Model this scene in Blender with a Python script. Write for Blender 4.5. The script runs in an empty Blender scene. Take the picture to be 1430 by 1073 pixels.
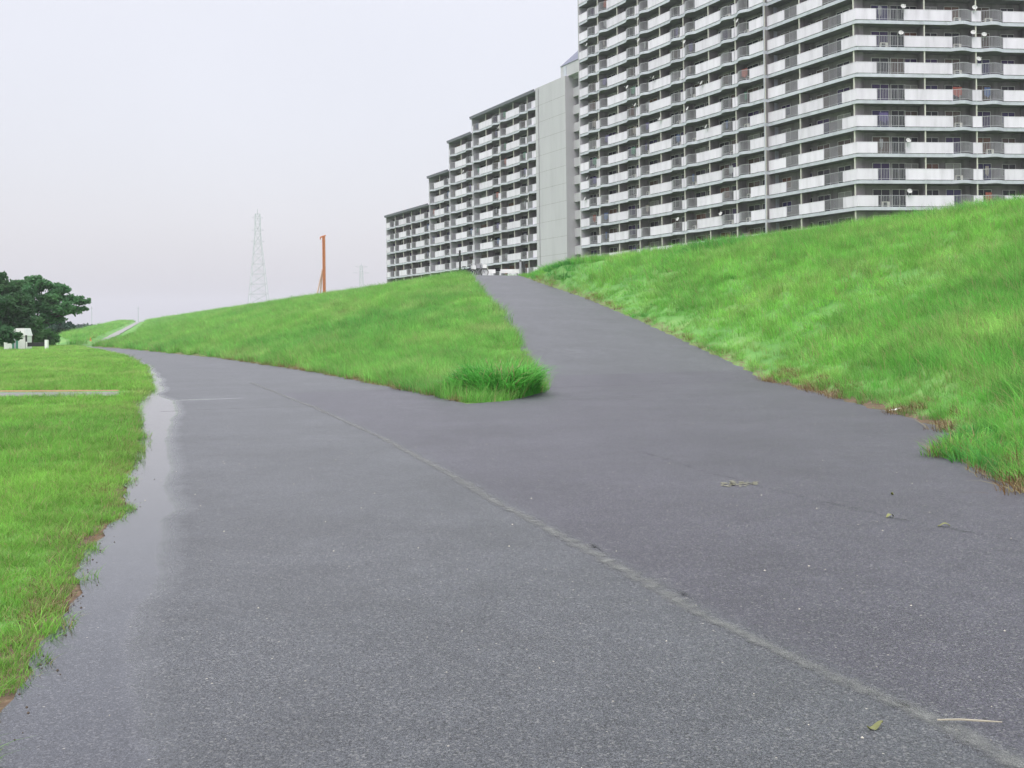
import bpy, bmesh, math, random
import numpy as np
from mathutils import Matrix, Vector, noise as mnoise

random.seed(7)
rng = np.random.default_rng(11)
S = bpy.context.scene
COL = S.collection

# ------------------------------------------------------------------ camera
F = 1500.0; ROLL = -0.012; CZ = 1.5; V0 = 459.0       # in pixels of the 1430 x 1073 photograph
cam_d = bpy.data.cameras.new('camera')
cam_d.sensor_width = 36.0; cam_d.lens = 36.0 * F / 1430.0
cam_d.shift_y = -(536.5 - V0) / 1430.0
cam_d.clip_start = 0.1; cam_d.clip_end = 6000
cam = bpy.data.objects.new('camera', cam_d); COL.objects.link(cam)
cr, sr = math.cos(ROLL), math.sin(ROLL)
cam.matrix_world = Matrix(((cr, -sr, 0, 0), (0, 0, -1, 0), (sr, cr, 0, CZ), (0, 0, 0, 1)))
S.camera = cam

# ------------------------------------------------------------------ light
SUN_EL, SUN_AZ = math.radians(56), math.radians(205)   # behind the camera, to its left
W = bpy.data.worlds.new('World'); S.world = W; W.use_nodes = True
nt = W.node_tree; nt.nodes.clear()
def N(tree, t, **kw):
    n = tree.nodes.new(t)
    for k, v in kw.items(): setattr(n, k, v)
    return n
out = N(nt, 'ShaderNodeOutputWorld')
sky = N(nt, 'ShaderNodeTexSky', sky_type='NISHITA', sun_disc=False)
sky.sun_elevation = SUN_EL; sky.sun_rotation = SUN_AZ; sky.dust_density = 4; sky.air_density = 1.5
bg1 = N(nt, 'ShaderNodeBackground'); bg1.inputs['Strength'].default_value = 0.05
nt.links.new(sky.outputs[0], bg1.inputs[0])
# the closed cloud layer: palest low down, brighter towards the zenith as an overcast sky is
tc = N(nt, 'ShaderNodeTexCoord'); sep = N(nt, 'ShaderNodeSeparateXYZ')
nt.links.new(tc.outputs['Generated'], sep.inputs[0])
ramp = N(nt, 'ShaderNodeValToRGB')
ramp.color_ramp.elements[0].position = 0.0; ramp.color_ramp.elements[0].color = (0.53, 0.525, 0.59, 1)
ramp.color_ramp.elements[1].position = 1.0; ramp.color_ramp.elements[1].color = (2.4, 2.4, 2.4, 1)
e = ramp.color_ramp.elements.new(0.10); e.color = (0.61, 0.595, 0.655, 1)
e = ramp.color_ramp.elements.new(0.30); e.color = (0.685, 0.665, 0.705, 1)
e = ramp.color_ramp.elements.new(0.55); e.color = (1.25, 1.23, 1.30, 1)
cn = N(nt, 'ShaderNodeTexNoise'); cn.inputs['Scale'].default_value = 1.6; cn.inputs['Detail'].default_value = 4
cm = N(nt, 'ShaderNodeMapRange'); cm.inputs[1].default_value = .3; cm.inputs[2].default_value = .7; cm.inputs[3].default_value = .95; cm.inputs[4].default_value = 1.045
nt.links.new(tc.outputs['Generated'], cn.inputs['Vector']); nt.links.new(cn.outputs[0], cm.inputs[0])
mulc = N(nt, 'ShaderNodeMix', data_type='RGBA', blend_type='MULTIPLY'); mulc.inputs[0].default_value = 1
nt.links.new(sep.outputs[2], ramp.inputs[0]); nt.links.new(ramp.outputs[0], mulc.inputs[6]); nt.links.new(cm.outputs[0], mulc.inputs[7])
bg2 = N(nt, 'ShaderNodeBackground'); bg2.inputs['Strength'].default_value = 1.07
nt.links.new(mulc.outputs[2], bg2.inputs[0])
add = N(nt, 'ShaderNodeAddShader')
nt.links.new(bg1.outputs[0], add.inputs[0]); nt.links.new(bg2.outputs[0], add.inputs[1]); nt.links.new(add.outputs[0], out.inputs[0])

sl = bpy.data.lights.new('sun', 'SUN'); sl.energy = 1.5; sl.angle = math.radians(25); sl.color = (1, .97, .93)
so = bpy.data.objects.new('sun', sl); COL.objects.link(so)
sd = Vector((math.sin(SUN_AZ) * math.cos(SUN_EL), math.cos(SUN_AZ) * math.cos(SUN_EL), math.sin(SUN_EL)))
so.rotation_euler = sd.to_track_quat('Z', 'Y').to_euler()

vs = S.view_settings; vs.view_transform = 'Standard'; vs.look = 'None'; vs.exposure = 0.0; vs.gamma = 1; vs.use_curve_mapping = False
S.cycles.volume_bounces = 0
HAZE = 0.00028
S.cycles.max_bounces = 8

# ------------------------------------------------------------------ helpers
def ray(px, py):
    x = (px - 715) / F; y = (V0 - py) / F
    return Vector((x * cr - y * sr, 1.0, x * sr + y * cr))
def at(px, py, Y):
    """the point of the place that stands Y metres ahead along the sight line of a photo pixel"""
    d = ray(px, py); return Vector((d.x * Y, Y, CZ + d.z * Y))
def ground(px, py, z=0.0):
    d = ray(px, py); t = (z - CZ) / d.z
    return Vector((d.x * t, t, z))
def pix(p):
    x, y, z = p[0], p[1], p[2] - CZ
    u = (x * cr + z * sr) / y; v = (-x * sr + z * cr) / y
    return 715 + u * F, V0 - v * F

def tag(o, label=None, cat=None, group=None, kind=None):
    if label: o['label'] = label
    if cat: o['category'] = cat
    if group: o['group'] = group
    if kind: o['kind'] = kind
    return o
def empty(name, loc, rz=0):
    o = bpy.data.objects.new(name, None); COL.objects.link(o); o.location = loc; o.rotation_euler = (0, 0, rz)
    o.empty_display_size = .3
    return o
def link(name, mesh, parent=None, loc=None, mat=None):
    o = bpy.data.objects.new(name, mesh); COL.objects.link(o)
    if parent: o.parent = parent
    if loc is not None: o.location = loc
    if mat is not None: o.matrix_local = mat
    return o

class MB:
    """collects shapes into one mesh"""
    def __init__(s): s.v = []; s.f = []; s.m = []; s.cm = 0
    def poly(s, pts, faces):
        b = len(s.v); s.v += [tuple(p) for p in pts]
        for f in faces: s.f.append(tuple(b + i for i in f)); s.m.append(s.cm)
    def box(s, x0, x1, y0, y1, z0, z1):
        s.poly([(x0,y0,z0),(x1,y0,z0),(x1,y1,z0),(x0,y1,z0),(x0,y0,z1),(x1,y0,z1),(x1,y1,z1),(x0,y1,z1)],
               [(0,3,2,1),(4,5,6,7),(0,1,5,4),(1,2,6,5),(2,3,7,6),(3,0,4,7)])
    def bar(s, a, b, r, r2=None, n=5):
        a = Vector(a); b = Vector(b); r2 = r if r2 is None else r2
        d = (b - a); 
        if d.length < 1e-6: return
        d.normalize(); q = d.to_track_quat('Z', 'Y')
        pts = []
        for c, rr in ((a, r), (b, r2)):
            for i in range(n):
                t = 2 * math.pi * i / n
                pts.append(c + q @ Vector((math.cos(t) * rr, math.sin(t) * rr, 0)))
        s.poly(pts, [(i, (i + 1) % n, n + (i + 1) % n, n + i) for i in range(n)] + [tuple(range(n - 1, -1, -1)), tuple(range(n, 2 * n))])
    def tube(s, pts, rs, n=6):
        for i in range(len(pts) - 1): s.bar(pts[i], pts[i + 1], rs[i], rs[i + 1], n)
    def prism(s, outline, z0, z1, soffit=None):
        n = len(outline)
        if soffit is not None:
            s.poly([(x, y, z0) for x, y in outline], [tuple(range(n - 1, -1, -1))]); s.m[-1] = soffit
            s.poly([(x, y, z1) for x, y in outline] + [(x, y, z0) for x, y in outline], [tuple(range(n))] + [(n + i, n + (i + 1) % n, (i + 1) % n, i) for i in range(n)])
            return
        s.poly([(x, y, z0) for x, y in outline] + [(x, y, z1) for x, y in outline],
               [tuple(range(n - 1, -1, -1)), tuple(range(n, 2 * n))] + [(i, (i + 1) % n, n + (i + 1) % n, n + i) for i in range(n)])
    def disc(s, c, nrm, r, depth, n=16, thick=.02):
        """shallow dish"""
        q = Vector(nrm).normalized().to_track_quat('Z', 'Y'); c = Vector(c)
        pts = []; rings = [(0, -depth), (.5, -depth * .75), (.85, -depth * .28), (1, 0), (1, -thick), (.5, -depth * .75 - thick), (0, -depth - thick)]
        for rr, zz in rings:
            for i in range(n):
                t = 2 * math.pi * i / n
                pts.append(c + q @ Vector((math.cos(t) * r * rr, math.sin(t) * r * rr, zz)))
        fs = []
        for k in range(len(rings) - 1):
            for i in range(n):
                fs.append((k * n + i, k * n + (i + 1) % n, (k + 1) * n + (i + 1) % n, (k + 1) * n + i))
        s.poly(pts, fs)
    def mesh(s, name, mats, smooth=False):
        me = bpy.data.meshes.new(name); me.from_pydata(s.v, [], s.f)
        for m in (mats if isinstance(mats, (list, tuple)) else [mats]): me.materials.append(m)
        me.polygons.foreach_set('material_index', s.m)
        if smooth: me.polygons.foreach_set('use_smooth', [True] * len(me.polygons))
        me.update(); return me
    def build(s, name, mats, parent=None, loc=None, smooth=False):
        return link(name, s.mesh(name, mats, smooth), parent, loc)

# ------------------------------------------------------------------ materials
def material(name):
    m = bpy.data.materials.new(name); m.use_nodes = True
    t = m.node_tree; b = t.nodes['Principled BSDF']; return m, t, b
def noise_node(t, scale, detail=4, vec=None, rough=.55):
    n = N(t, 'ShaderNodeTexNoise'); n.inputs['Scale'].default_value = scale; n.inputs['Detail'].default_value = detail
    n.inputs['Roughness'].default_value = rough
    if vec is not None: t.links.new(vec, n.inputs['Vector'])
    return n
def ramp_node(t, src, stops):
    r = N(t, 'ShaderNodeValToRGB'); el = r.color_ramp.elements
    while len(el) > 1: el.remove(el[-1])
    el[0].position = stops[0][0]; el[0].color = (*stops[0][1], 1)
    for p, c in stops[1:]:
        e = el.new(p); e.color = (*c, 1)
    t.links.new(src, r.inputs[0]); return r
def mixc(t, fac, a, b, mode='MIX'):
    m = N(t, 'ShaderNodeMix', data_type='RGBA', blend_type=mode)
    for sock, v in ((0, fac), (6, a), (7, b)):
        if isinstance(v, (int, float)): m.inputs[sock].default_value = v
        elif isinstance(v, tuple): m.inputs[sock].default_value = (*v, 1)
        else: t.links.new(v, m.inputs[sock])
    return m.outputs[2]
def rng_node(t, src, a, b, c, d):
    m = N(t, 'ShaderNodeMapRange')
    for i, v in enumerate((a, b, c, d)): m.inputs[i + 1].default_value = v
    t.links.new(src, m.inputs[0]); return m.outputs[0]

def simple(name, col, rough=.7, var=.12, scale=3.0, metal=0, streak=False):
    m, t, b = material(name)
    g = N(t, 'ShaderNodeNewGeometry')
    v = g.outputs['Position']
    if streak:
        mp = N(t, 'ShaderNodeMapping'); mp.inputs['Scale'].default_value = (1, 1, .18); t.links.new(v, mp.inputs[0]); v = mp.outputs[0]
    n = noise_node(t, scale, 5, v)
    lo = tuple(c * (1 - var * 1.6) for c in col); hi = tuple(min(1, c * (1 + var)) for c in col)
    r = ramp_node(t, n.outputs[0], [(.3, lo), (.5, col), (.75, hi)])
    oi = N(t, 'ShaderNodeObjectInfo')
    vv = rng_node(t, oi.outputs['Random'], 0, 1, .93, 1.05)
    c = mixc(t, 1, r.outputs[0], vv, 'MULTIPLY')
    t.links.new(c, b.inputs['Base Color']); b.inputs['Roughness'].default_value = rough; b.inputs['Metallic'].default_value = metal
    return m

M = {}
M['panel'] = simple('balcony_panel_white', (.69, .64, .745), .55, .10, 1.3, streak=True)
M['panel_short'] = M['panel']
M['slab'] = simple('slab_edge_paint', (.49, .50, .58), .8, .12, 1.2)
M['soffit'] = simple('shaded_soffit_concrete', (.12, .115, .125), .9, .2, 1.0)  # undersides coloured dark: balcony shade painted into the slab
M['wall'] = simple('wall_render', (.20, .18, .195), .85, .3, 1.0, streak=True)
M['tower_wall'] = simple('tower_concrete', (.47, .455, .50), .85, .06, .5, streak=True)
M['post'] = simple('partition_paint', (.56, .55, .50), .6, .08)
M['rail'] = simple('railing_aluminium', (.42, .42, .45), .4, .08, metal=.3)
M['frame'] = simple('window_frame', (.5, .49, .48), .4, .05)
M['roof'] = simple('roof_edge', (.16, .16, .20), .8, .1)
M['dish'] = simple('dish_white', (.50, .50, .50), .4, .03)
M['white'] = simple('white_paint', (.8, .8, .8), .5, .06)
M['concrete'] = simple('plain_concrete', (.45, .44, .42), .85, .15, 4)
M['green'] = simple('green_paint', (.03, .25, .16), .5, .05)
M['black'] = simple('black_metal', (.03, .03, .035), .5, .1)
M['darkblue'] = simple('dark_blue_paint', (.03, .04, .09), .4, .1)
M['orange'] = simple('orange_paint', (.56, .19, .07), .5, .12)
M['palepipe'] = simple('pale_pink_steel', (.60, .42, .36), .5, .08)
M['steel'] = simple('pylon_steel', (.42, .45, .48), .6, .05)
M['bark'] = simple('bark', (.06, .05, .04), .9, .2, 6)
M['cone'] = simple('cone_orange', (.75, .22, .09), .5, .05)
M['rubber'] = simple('rubber', (.02, .02, .02), .7, .05)
M['litter'] = simple('white_plastic', (.82, .82, .82), .35, .02)

m, t, b = material('window_glass'); M['glass'] = m
oi = N(t, 'ShaderNodeObjectInfo')
r = ramp_node(t, oi.outputs['Random'], [(0, (.02, .02, .03)), (.3, (.05, .03, .10)), (.45, (.03, .03, .04)), (.62, (.10, .07, .06)), (.74, (.28, .27, .27)), (.8, (.03, .03, .035)), (.9, (.16, .08, .06)), (.96, (.05, .04, .12))])
r.color_ramp.interpolation = 'CONSTANT'
t.links.new(r.outputs[0], b.inputs['Base Color']); b.inputs['Roughness'].default_value = .12; b.inputs['IOR'].default_value = 1.3

m, t, b = material('laundry_cloth'); M['cloth'] = m
oi = N(t, 'ShaderNodeObjectInfo')
r = ramp_node(t, oi.outputs['Random'], [(0, (.22, .22, .24)), (.2, (.10, .08, .2)), (.35, (.3, .08, .06)), (.5, (.25, .22, .2)), (.65, (.08, .12, .25)), (.8, (.35, .35, .38)), (.92, (.08, .2, .14))])
r.color_ramp.interpolation = 'CONSTANT'
t.links.new(r.outputs[0], b.inputs['Base Color']); b.inputs['Roughness'].default_value = .9

# asphalt, wet in places (attribute 'wet' 0..1, 'newer' 0..1)
def asphalt(name):
    m, t, b = material(name)
    g = N(t, 'ShaderNodeNewGeometry'); P = g.outputs['Position']
    a1 = N(t, 'ShaderNodeAttribute', attribute_name='wet'); a2 = N(t, 'ShaderNodeAttribute', attribute_name='newer')
    fine = noise_node(t, 190, 3, P, .75); med = noise_node(t, 48, 3, P, .7); big = noise_node(t, .55, 6, P, .6); mid = noise_node(t, 3.2, 5, P)
    vo = N(t, 'ShaderNodeTexVoronoi'); vo.inputs['Scale'].default_value = 110; t.links.new(P, vo.inputs['Vector'])
    old = ramp_node(t, fine.outputs[0], [(.36, (.018, .020, .024)), (.5, (.058, .062, .073)), (.64, (.155, .162, .180))])
    new = ramp_node(t, fine.outputs[0], [(.36, (.012, .0115, .018)), (.5, (.047, .045, .062)), (.64, (.128, .122, .155))])
    c = mixc(t, a2.outputs['Fac'], old.outputs[0], new.outputs[0])
    # aggregate stones
    wn = N(t, 'ShaderNodeSeparateColor'); t.links.new(vo.outputs['Color'], wn.inputs[0])
    st = rng_node(t, wn.outputs[0], .82, 1.0, 0, .65)
    c = mixc(t, st, c, (.21, .21, .21))
    dk = rng_node(t, wn.outputs[1], .82, 1.0, 0, .7)
    c = mixc(t, dk, c, (.012, .012, .014))
    v2 = N(t, 'ShaderNodeTexVoronoi'); v2.inputs['Scale'].default_value = 9; t.links.new(P, v2.inputs['Vector'])
    fl = rng_node(t, v2.outputs['Distance'], .035, .055, .9, 0)
    c = mixc(t, fl, c, (.40, .38, .33))
    bb = rng_node(t, big.outputs[0], .3, .7, .84, 1.16)
    c = mixc(t, 1, c, bb, 'MULTIPLY')
    b3 = rng_node(t, mid.outputs[0], .3, .7, .90, 1.08)
    c = mixc(t, 1, c, b3, 'MULTIPLY')
    wf = N(t, 'ShaderNodeMath', operation='ADD'); wnz = rng_node(t, mid.outputs[0], .25, .75, -.06, .06)
    t.links.new(a1.outputs['Fac'], wf.inputs[0]); t.links.new(wnz, wf.inputs[1])
    wet = rng_node(t, wf.outputs[0], .16, .84, 0, 1)
    dark = mixc(t, wet, c, mixc(t, 1, c, (.62, .62, .66), 'MULTIPLY'))
    t.links.new(dark, b.inputs['Base Color'])
    rr = rng_node(t, wet, 0, 1, .50, .05)
    t.links.new(rr, b.inputs['Roughness']); b.inputs['IOR'].default_value = 1.45
    hs = N(t, 'ShaderNodeMath', operation='ADD'); t.links.new(fine.outputs[0], hs.inputs[0]); t.links.new(med.outputs[0], hs.inputs[1])
    bp = N(t, 'ShaderNodeBump'); bp.inputs['Distance'].default_value = .006
    stg = rng_node(t, wet, 0, 1, .8, .04); t.links.new(stg, bp.inputs['Strength']); t.links.new(hs.outputs[0], bp.inputs['Height'])
    t.links.new(bp.outputs[0], b.inputs['Normal'])
    return m
M['asphalt'] = asphalt('asphalt')

def grass_mat(name, deep, bright, yellow, transl=.52, tipdry=0.0):
    m, t, b = material(name)
    g = N(t, 'ShaderNodeNewGeometry'); P = g.outputs['Position']
    mp = N(t, 'ShaderNodeMapping'); mp.inputs['Scale'].default_value = (1, .55, 1); t.links.new(P, mp.inputs[0])
    big = noise_node(t, .16, 4, mp.outputs[0]); mid = noise_node(t, 1.1, 3, mp.outputs[0]); 
    big2 = noise_node(t, .45, 4, mp.outputs[0])
    oi = N(t, 'ShaderNodeObjectInfo')
    f = rng_node(t, big.outputs[0], .36, .62, 0, 1); c = mixc(t, f, deep, bright)
    f2 = rng_node(t, big2.outputs[0], .50, .72, 0, .85); c = mixc(t, f2, c, yellow)
    f3 = rng_node(t, mid.outputs[0], .3, .7, .78, 1.2); c = mixc(t, 1, c, f3, 'MULTIPLY')
    f4 = rng_node(t, oi.outputs['Random'], 0, 1, .72, 1.28); c = mixc(t, 1, c, f4, 'MULTIPLY')
    tn = N(t, 'ShaderNodeAttribute', attribute_name='tone'); c = mixc(t, 1, c, rng_node(t, tn.outputs['Fac'], 0, 1, 1.08, .5), 'MULTIPLY')
    at_ = N(t, 'ShaderNodeAttribute', attribute_name='dry'); c = mixc(t, at_.outputs['Fac'], c, (.38, .33, .17))
    t.links.new(c, b.inputs['Base Color']); b.inputs['Roughness'].default_value = .55; b.inputs['Specular IOR Level'].default_value = .25
    tr = N(t, 'ShaderNodeBsdfTranslucent'); t.links.new(c, tr.inputs[0])
    mx = N(t, 'ShaderNodeMixShader'); mx.inputs[0].default_value = transl
    t.links.new(b.outputs[0], mx.inputs[1]); t.links.new(tr.outputs[0], mx.inputs[2])
    t.links.new(mx.outputs[0], t.nodes['Material Output'].inputs[0])
    return m
M['grass_tall'] = grass_mat('tall_grass', (.155, .460, .085), (.260, .590, .110), (.390, .610, .175))
M['grass_mid'] = grass_mat('slope_grass', (.160, .460, .095), (.265, .580, .120), (.400, .590, .190))
M['grass_lawn'] = grass_mat('lawn_grass', (.180, .430, .075), (.285, .560, .100), (.450, .590, .190))
M['grass_dark'] = grass_mat('dark_weed', (.10, .38, .08), (.13, .44, .09), (.22, .50, .12), .5)
M['grass_dead'] = grass_mat('dead_grass', (.13, .075, .03), (.20, .12, .05), (.30, .22, .11), .25)
M['grass_pale'] = grass_mat('pale_seed_grass', (.22, .46, .11), (.28, .50, .14), (.42, .54, .24), .35)
M['leaf'] = grass_mat('tree_leaf', (.060, .165, .072), (.085, .215, .080), (.115, .255, .095), .45)
M['leaf_far'] = grass_mat('far_tree_leaf', (.028, .075, .055), (.036, .09, .06), (.042, .10, .06), .3)
M['leaf_bush'] = grass_mat('bush_leaf', (.06, .18, .05), (.085, .23, .06), (.11, .26, .07), .35)

def soil_mat():
    m, t, b = material('ground_soil_and_turf')
    g = N(t, 'ShaderNodeNewGeometry'); P = g.outputs['Position']
    n1 = noise_node(t, .35, 6, P); n2 = noise_node(t, 14, 5, P)
    a = ramp_node(t, n1.outputs[0], [(.3, (.07, .20, .04)), (.5, (.11, .28, .055)), (.68, (.18, .31, .09))])
    bsoil = ramp_node(t, n2.outputs[0], [(.3, (.05, .035, .022)), (.55, (.12, .075, .045)), (.75, (.2, .14, .09))])
    at_ = N(t, 'ShaderNodeAttribute', attribute_name='bare')
    sm = N(t, 'ShaderNodeMath', operation='ADD'); t.links.new(at_.outputs['Fac'], sm.inputs[0]); t.links.new(rng_node(t, n2.outputs[0], .3, .7, -.3, .3), sm.inputs[1])
    f = rng_node(t, sm.outputs[0], .35, .65, 0, 1)
    c = mixc(t, f, a.outputs[0], bsoil.outputs[0])
    t.links.new(c, b.inputs['Base Color']); b.inputs['Roughness'].default_value = .9
    bp = N(t, 'ShaderNodeBump'); bp.inputs['Distance'].default_value = .02; t.links.new(n2.outputs[0], bp.inputs['Height']); t.links.new(bp.outputs[0], b.inputs['Normal'])
    return m
M['soil'] = soil_mat()
M['dirt'] = simple('bare_orange_dirt', (.26, .14, .07), .9, .2, 8)
M['path'] = simple('gravel_path', (.17, .17, .17), .8, .18, 9)
M['joint'] = simple('joint_mortar', (.235, .235, .215), .8, .22, 30)
M['patch'] = simple('crack_dark', (.035, .035, .04), .5, .2, 20)

# ------------------------------------------------------------------ terrain: s runs along the levee, n across it
LV = np.array((-.395, .919)); NV = np.array((.919, .395))
def xy(s, n): return s * LV[0] + n * NV[0], s * LV[1] + n * NV[1]
def sn(x, y): return x * LV[0] + y * LV[1], x * NV[0] + y * NV[1]
HC = 5.6
LF = ([-40, -15, -5, 4.7, 5.2, 6.5, 7.5, 8.9, 9.4, 10.6, 15.4, 19, 23.9, 29, 36.5, 50.7, 76, 115, 128, 140, 160], [-2.6, -1.7, -1.2, -.2, -.1, .1, .17, .38, .58, .6, 1.1, 1.35, 1.6, 2.3, 2.9, 3.8, 4.4, 3.6, 3.3, 2.6, 1.0])
NF = ([20, 25.7, 37, 64, 111, 127, 134], [7.6, 8.0, 8.7, 8.8, 6.4, 4.5, 4.3])
NL = ([20, 20.4, 22.7, 30, 43, 76.5, 84], [7.7, 8.8, 10.6, 13.4, 18.0, 29.2, 30.6])
NR = ([-40, -5, 3, 6.9, 8.2, 9.4, 9.9, 12.5, 15.9, 20, 25.6, 40, 53, 76.5, 84], [5.0, 6.3, 7.1, 7.8, 8.8, 9.3, 10.4, 12.2, 13.9, 16, 18.5, 23.3, 27.4, 33.6, 36.2])
def lf(s): return np.interp(s, *LF)
def nf(s):
    k = np.interp(s, *NF)
    zc = HC * np.clip((s - 134) / 313, 0, 1); ncn = 4.3 + 26.7 * np.clip((s - 134) / 313, 0, 1)
    return np.where(s > 134, ncn - (.5 + 2.4 * zc + 7 * np.clip((s - 134) / 25, 0, 1)), k)
def nl(s): return np.interp(s, *NL)
def nr(s): return np.interp(s, *NR)
def zr(s):
    t = np.clip((s - 24) / 52.5, 0, 1); z = HC * t
    k = .05
    return np.where(s < 24, 0, z)
_w = rng.normal(size=(40, 5))
def bumps(s, n):
    o = 0
    for i in range(18):
        fx, fy = _w[i, 0] * .35, _w[i, 1] * .45
        o = o + np.sin(fx * s + fy * n + _w[i, 2] * 9) * (.5 if i < 9 else .25)
    return o / 4.0
def HH(s, n):
    s = np.asarray(s, float); n = np.asarray(n, float)
    crest = 31.0
    # right of the ramp
    r0 = np.where(s < 84, nr(np.minimum(s, 84)), 0)
    top = np.maximum(crest, r0 + .8); base = zr(s)
    ub = np.clip((n - r0) / (top - r0), 0, 1)
    zright = base + (HC - base) * (ub + .10 * np.sin(math.pi * ub) * np.clip((crest - r0) / 8, 0, 1))
    # left of the ramp
    f0 = nf(s); l0 = np.where(s < 84, nl(s), crest)
    l0 = np.where(s > 84, np.minimum(crest, 30.6 + (s - 84) * .05), l0)
    zl_t = np.where(s < 84, zr(s), HC)
    uw = np.clip((n - f0) / np.maximum(l0 - f0, .1), 0, 1)
    zwedge = zl_t * (uw + .07 * np.sin(math.pi * uw) * np.clip((l0 - f0) / 8, 0, 1))
    z = np.where(s < 20, np.where(n < r0, 0, zright),
        np.where(s < 84, np.where(n < l0, zwedge, np.where(n < r0, zr(s), zright)), zwedge))
    # far access ramp on its own embankment
    q = np.clip((s - 134) / 313, 0, 1); ncn = 4.3 + 26.7 * q; zc = HC * q
    sh = np.clip((s - 134) / 20, 0, 1)
    zf = np.where(n < ncn, np.minimum((zc + .55 * sh) * np.clip((n - f0) / (.5 + 2.4 * zc + 1.5 * sh), 0, 1), zc + .55 * sh * np.clip((ncn - n) / 1.2, 0, 1)), zc + (HC - zc) * np.clip((n - ncn) / np.maximum(crest + .01 - ncn, .01), 0, 1))
    z = np.where(s > 134, zf, z)
    z = np.where(n > 37.5, HC + (-.15 - HC) * np.clip((n - 37.5) / 13, 0, 1), z)
    # unevenness, kept off the asphalt
    slope = (((n > np.where(s < 84, r0, 99)) & (n < 37)) | ((s > 20) & (n > f0) & (n < l0)))
    edge = np.minimum(np.abs(n - r0), np.minimum(np.abs(n - l0), np.abs(n - f0)))
    z = z + np.where(slope, .11 * bumps(s, n) * np.clip(edge / 1.5, 0, 1), 0)
    lawn = n < lf(s)
    z = z + np.where(lawn, (.035 + .03 * bumps(s * 1.3, n)) * np.clip((lf(s) - n) / .6, 0, 1), 0)
    return z
def on_asphalt(s, n, m=0.0):
    a = (n > lf(s) + m) & (n < np.where(s < 20, nr(s), nf(s)) - m) & (s < 140)
    b2 = (s >= 20) & (s < 84) & (n > nl(s) + m) & (n < nr(s) - m)
    c = (s > 84) & (n > 32.3) & (n < 35.2)
    return a | b2 | c
def wxyz(s, n, dz=0.0):
    x, y = xy(s, n); return x, y, HH(s, n) + dz

def grid_mesh(name, A, B, fn, mat, attrs={}, smooth=True):
    """A, B: 2-D arrays of s and n"""
    x, y = xy(A, B); z = fn(A, B)
    h, w = A.shape
    me = bpy.data.meshes.new(name)
    co = np.stack([x, y, z], -1).reshape(-1, 3)
    idx = np.arange(h * w).reshape(h, w)
    q = np.stack([idx[:-1, :-1], idx[:-1, 1:], idx[1:, 1:], idx[1:, :-1]], -1).reshape(-1, 4)
    me.from_pydata([], [], []) if False else None
    me.vertices.add(h * w); me.vertices.foreach_set('co', co.ravel())
    me.loops.add(q.size); me.loops.foreach_set('vertex_index', q.ravel().astype(np.int32))
    me.polygons.add(len(q)); me.polygons.foreach_set('loop_start', np.arange(0, q.size, 4, dtype=np.int32))
    me.polygons.foreach_set('loop_total', np.full(len(q), 4, dtype=np.int32))
    me.update(calc_edges=True)
    me.polygons.foreach_set('use_smooth', [smooth] * len(q))
    for k, v in attrs.items():
        a = me.attributes.new(k, 'FLOAT', 'POINT'); a.data.foreach_set('value', np.asarray(v, np.float32).ravel())
    me.materials.append(mat)
    # make faces look up
    if me.polygons[0].normal.z < 0: me.flip_normals()
    return me

s_l = np.concatenate([np.arange(-40, -8, 2), np.arange(-8, 90, .5), np.arange(90, 150, 1.5), np.arange(150, 460, 6), np.arange(460, 2500, 60)])
n_l = np.concatenate([np.arange(-1500, -300, 100), np.arange(-300, -60, 12), np.arange(-60, -12, 2), np.arange(-12, -4, .4), np.arange(-4, 6, .15), np.arange(6, 55, .4), np.arange(55, 120, 6), np.arange(120, 1600, 80)])
A, B = np.meshgrid(s_l, n_l, indexing='ij')
def Hterr(s, n):
    z = HH(s, n); m = on_asphalt(s, n, .25); return z - np.where(m, .09, .0)
bare = np.zeros_like(A)
d_r = B - nr(A); bare = np.where((A < 77) & (d_r > -.5) & (d_r < .35), np.where(A < 24, .75, .5), bare)
bare = np.where((A > 20) & (np.abs(B - nf(A) - .2) < .45) & (A < 130), .6, bare)
bare = np.where((B > lf(A) - .30 - .22 * np.sin(A * 2.3) * np.sin(A * .9)) & (B < lf(A) + .3) & (A < 32), .95, bare)
ter = link('ground', grid_mesh('ground', A, B, Hterr, M['soil'], {'bare': bare})); tag(ter, 'grassy river plain and levee embankment', kind='structure')

# ---- asphalt sheets
seam_px = [(350, 535), (400, 555), (450, 575), (540, 616), (620, 660), (690, 700), (760, 740), (840, 783), (920, 826), (1000, 870), (1080, 909), (1180, 957), (1280, 1000), (1380, 1052), (1500, 1120)]
seam = [ground(*p) for p in seam_px]
ss = np.array([sn(p.x, p.y) for p in seam])[::-1]
def seam_n(s): return np.interp(s, ss[:, 0], ss[:, 1])
def wetness(s, n):
    d = n - lf(s)                       # distance from the lawn edge
    wd = np.interp(s, [-5, 3, 4.5, 6, 7, 9, 14, 19, 21, 24, 27, 35, 50, 70, 100], [.8, .72, .62, .40, .52, .50, .44, .55, .85, .85, .42, .42, .3, .3, .2])
    wd = wd + .04 * np.sin(s * 1.1) + .012 * np.sin(s * 3.1 + 1)
    w = np.clip((wd - d) / .34 + .5, 0, 1)
    # shallow water lying along the cross joint
    cs = 24.6 + (n - 1.6) * -.03
    w2 = np.clip(1 - np.abs(s - cs) / .35, 0, 1) * np.clip((4.4 - n) / 1.2, 0, 1) * .8
    base = .10 + .12 * np.clip(bumps(s * 2.2 + 30, n * 2.2), 0, 1)
    return np.maximum(np.maximum(w, w2), base)
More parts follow.
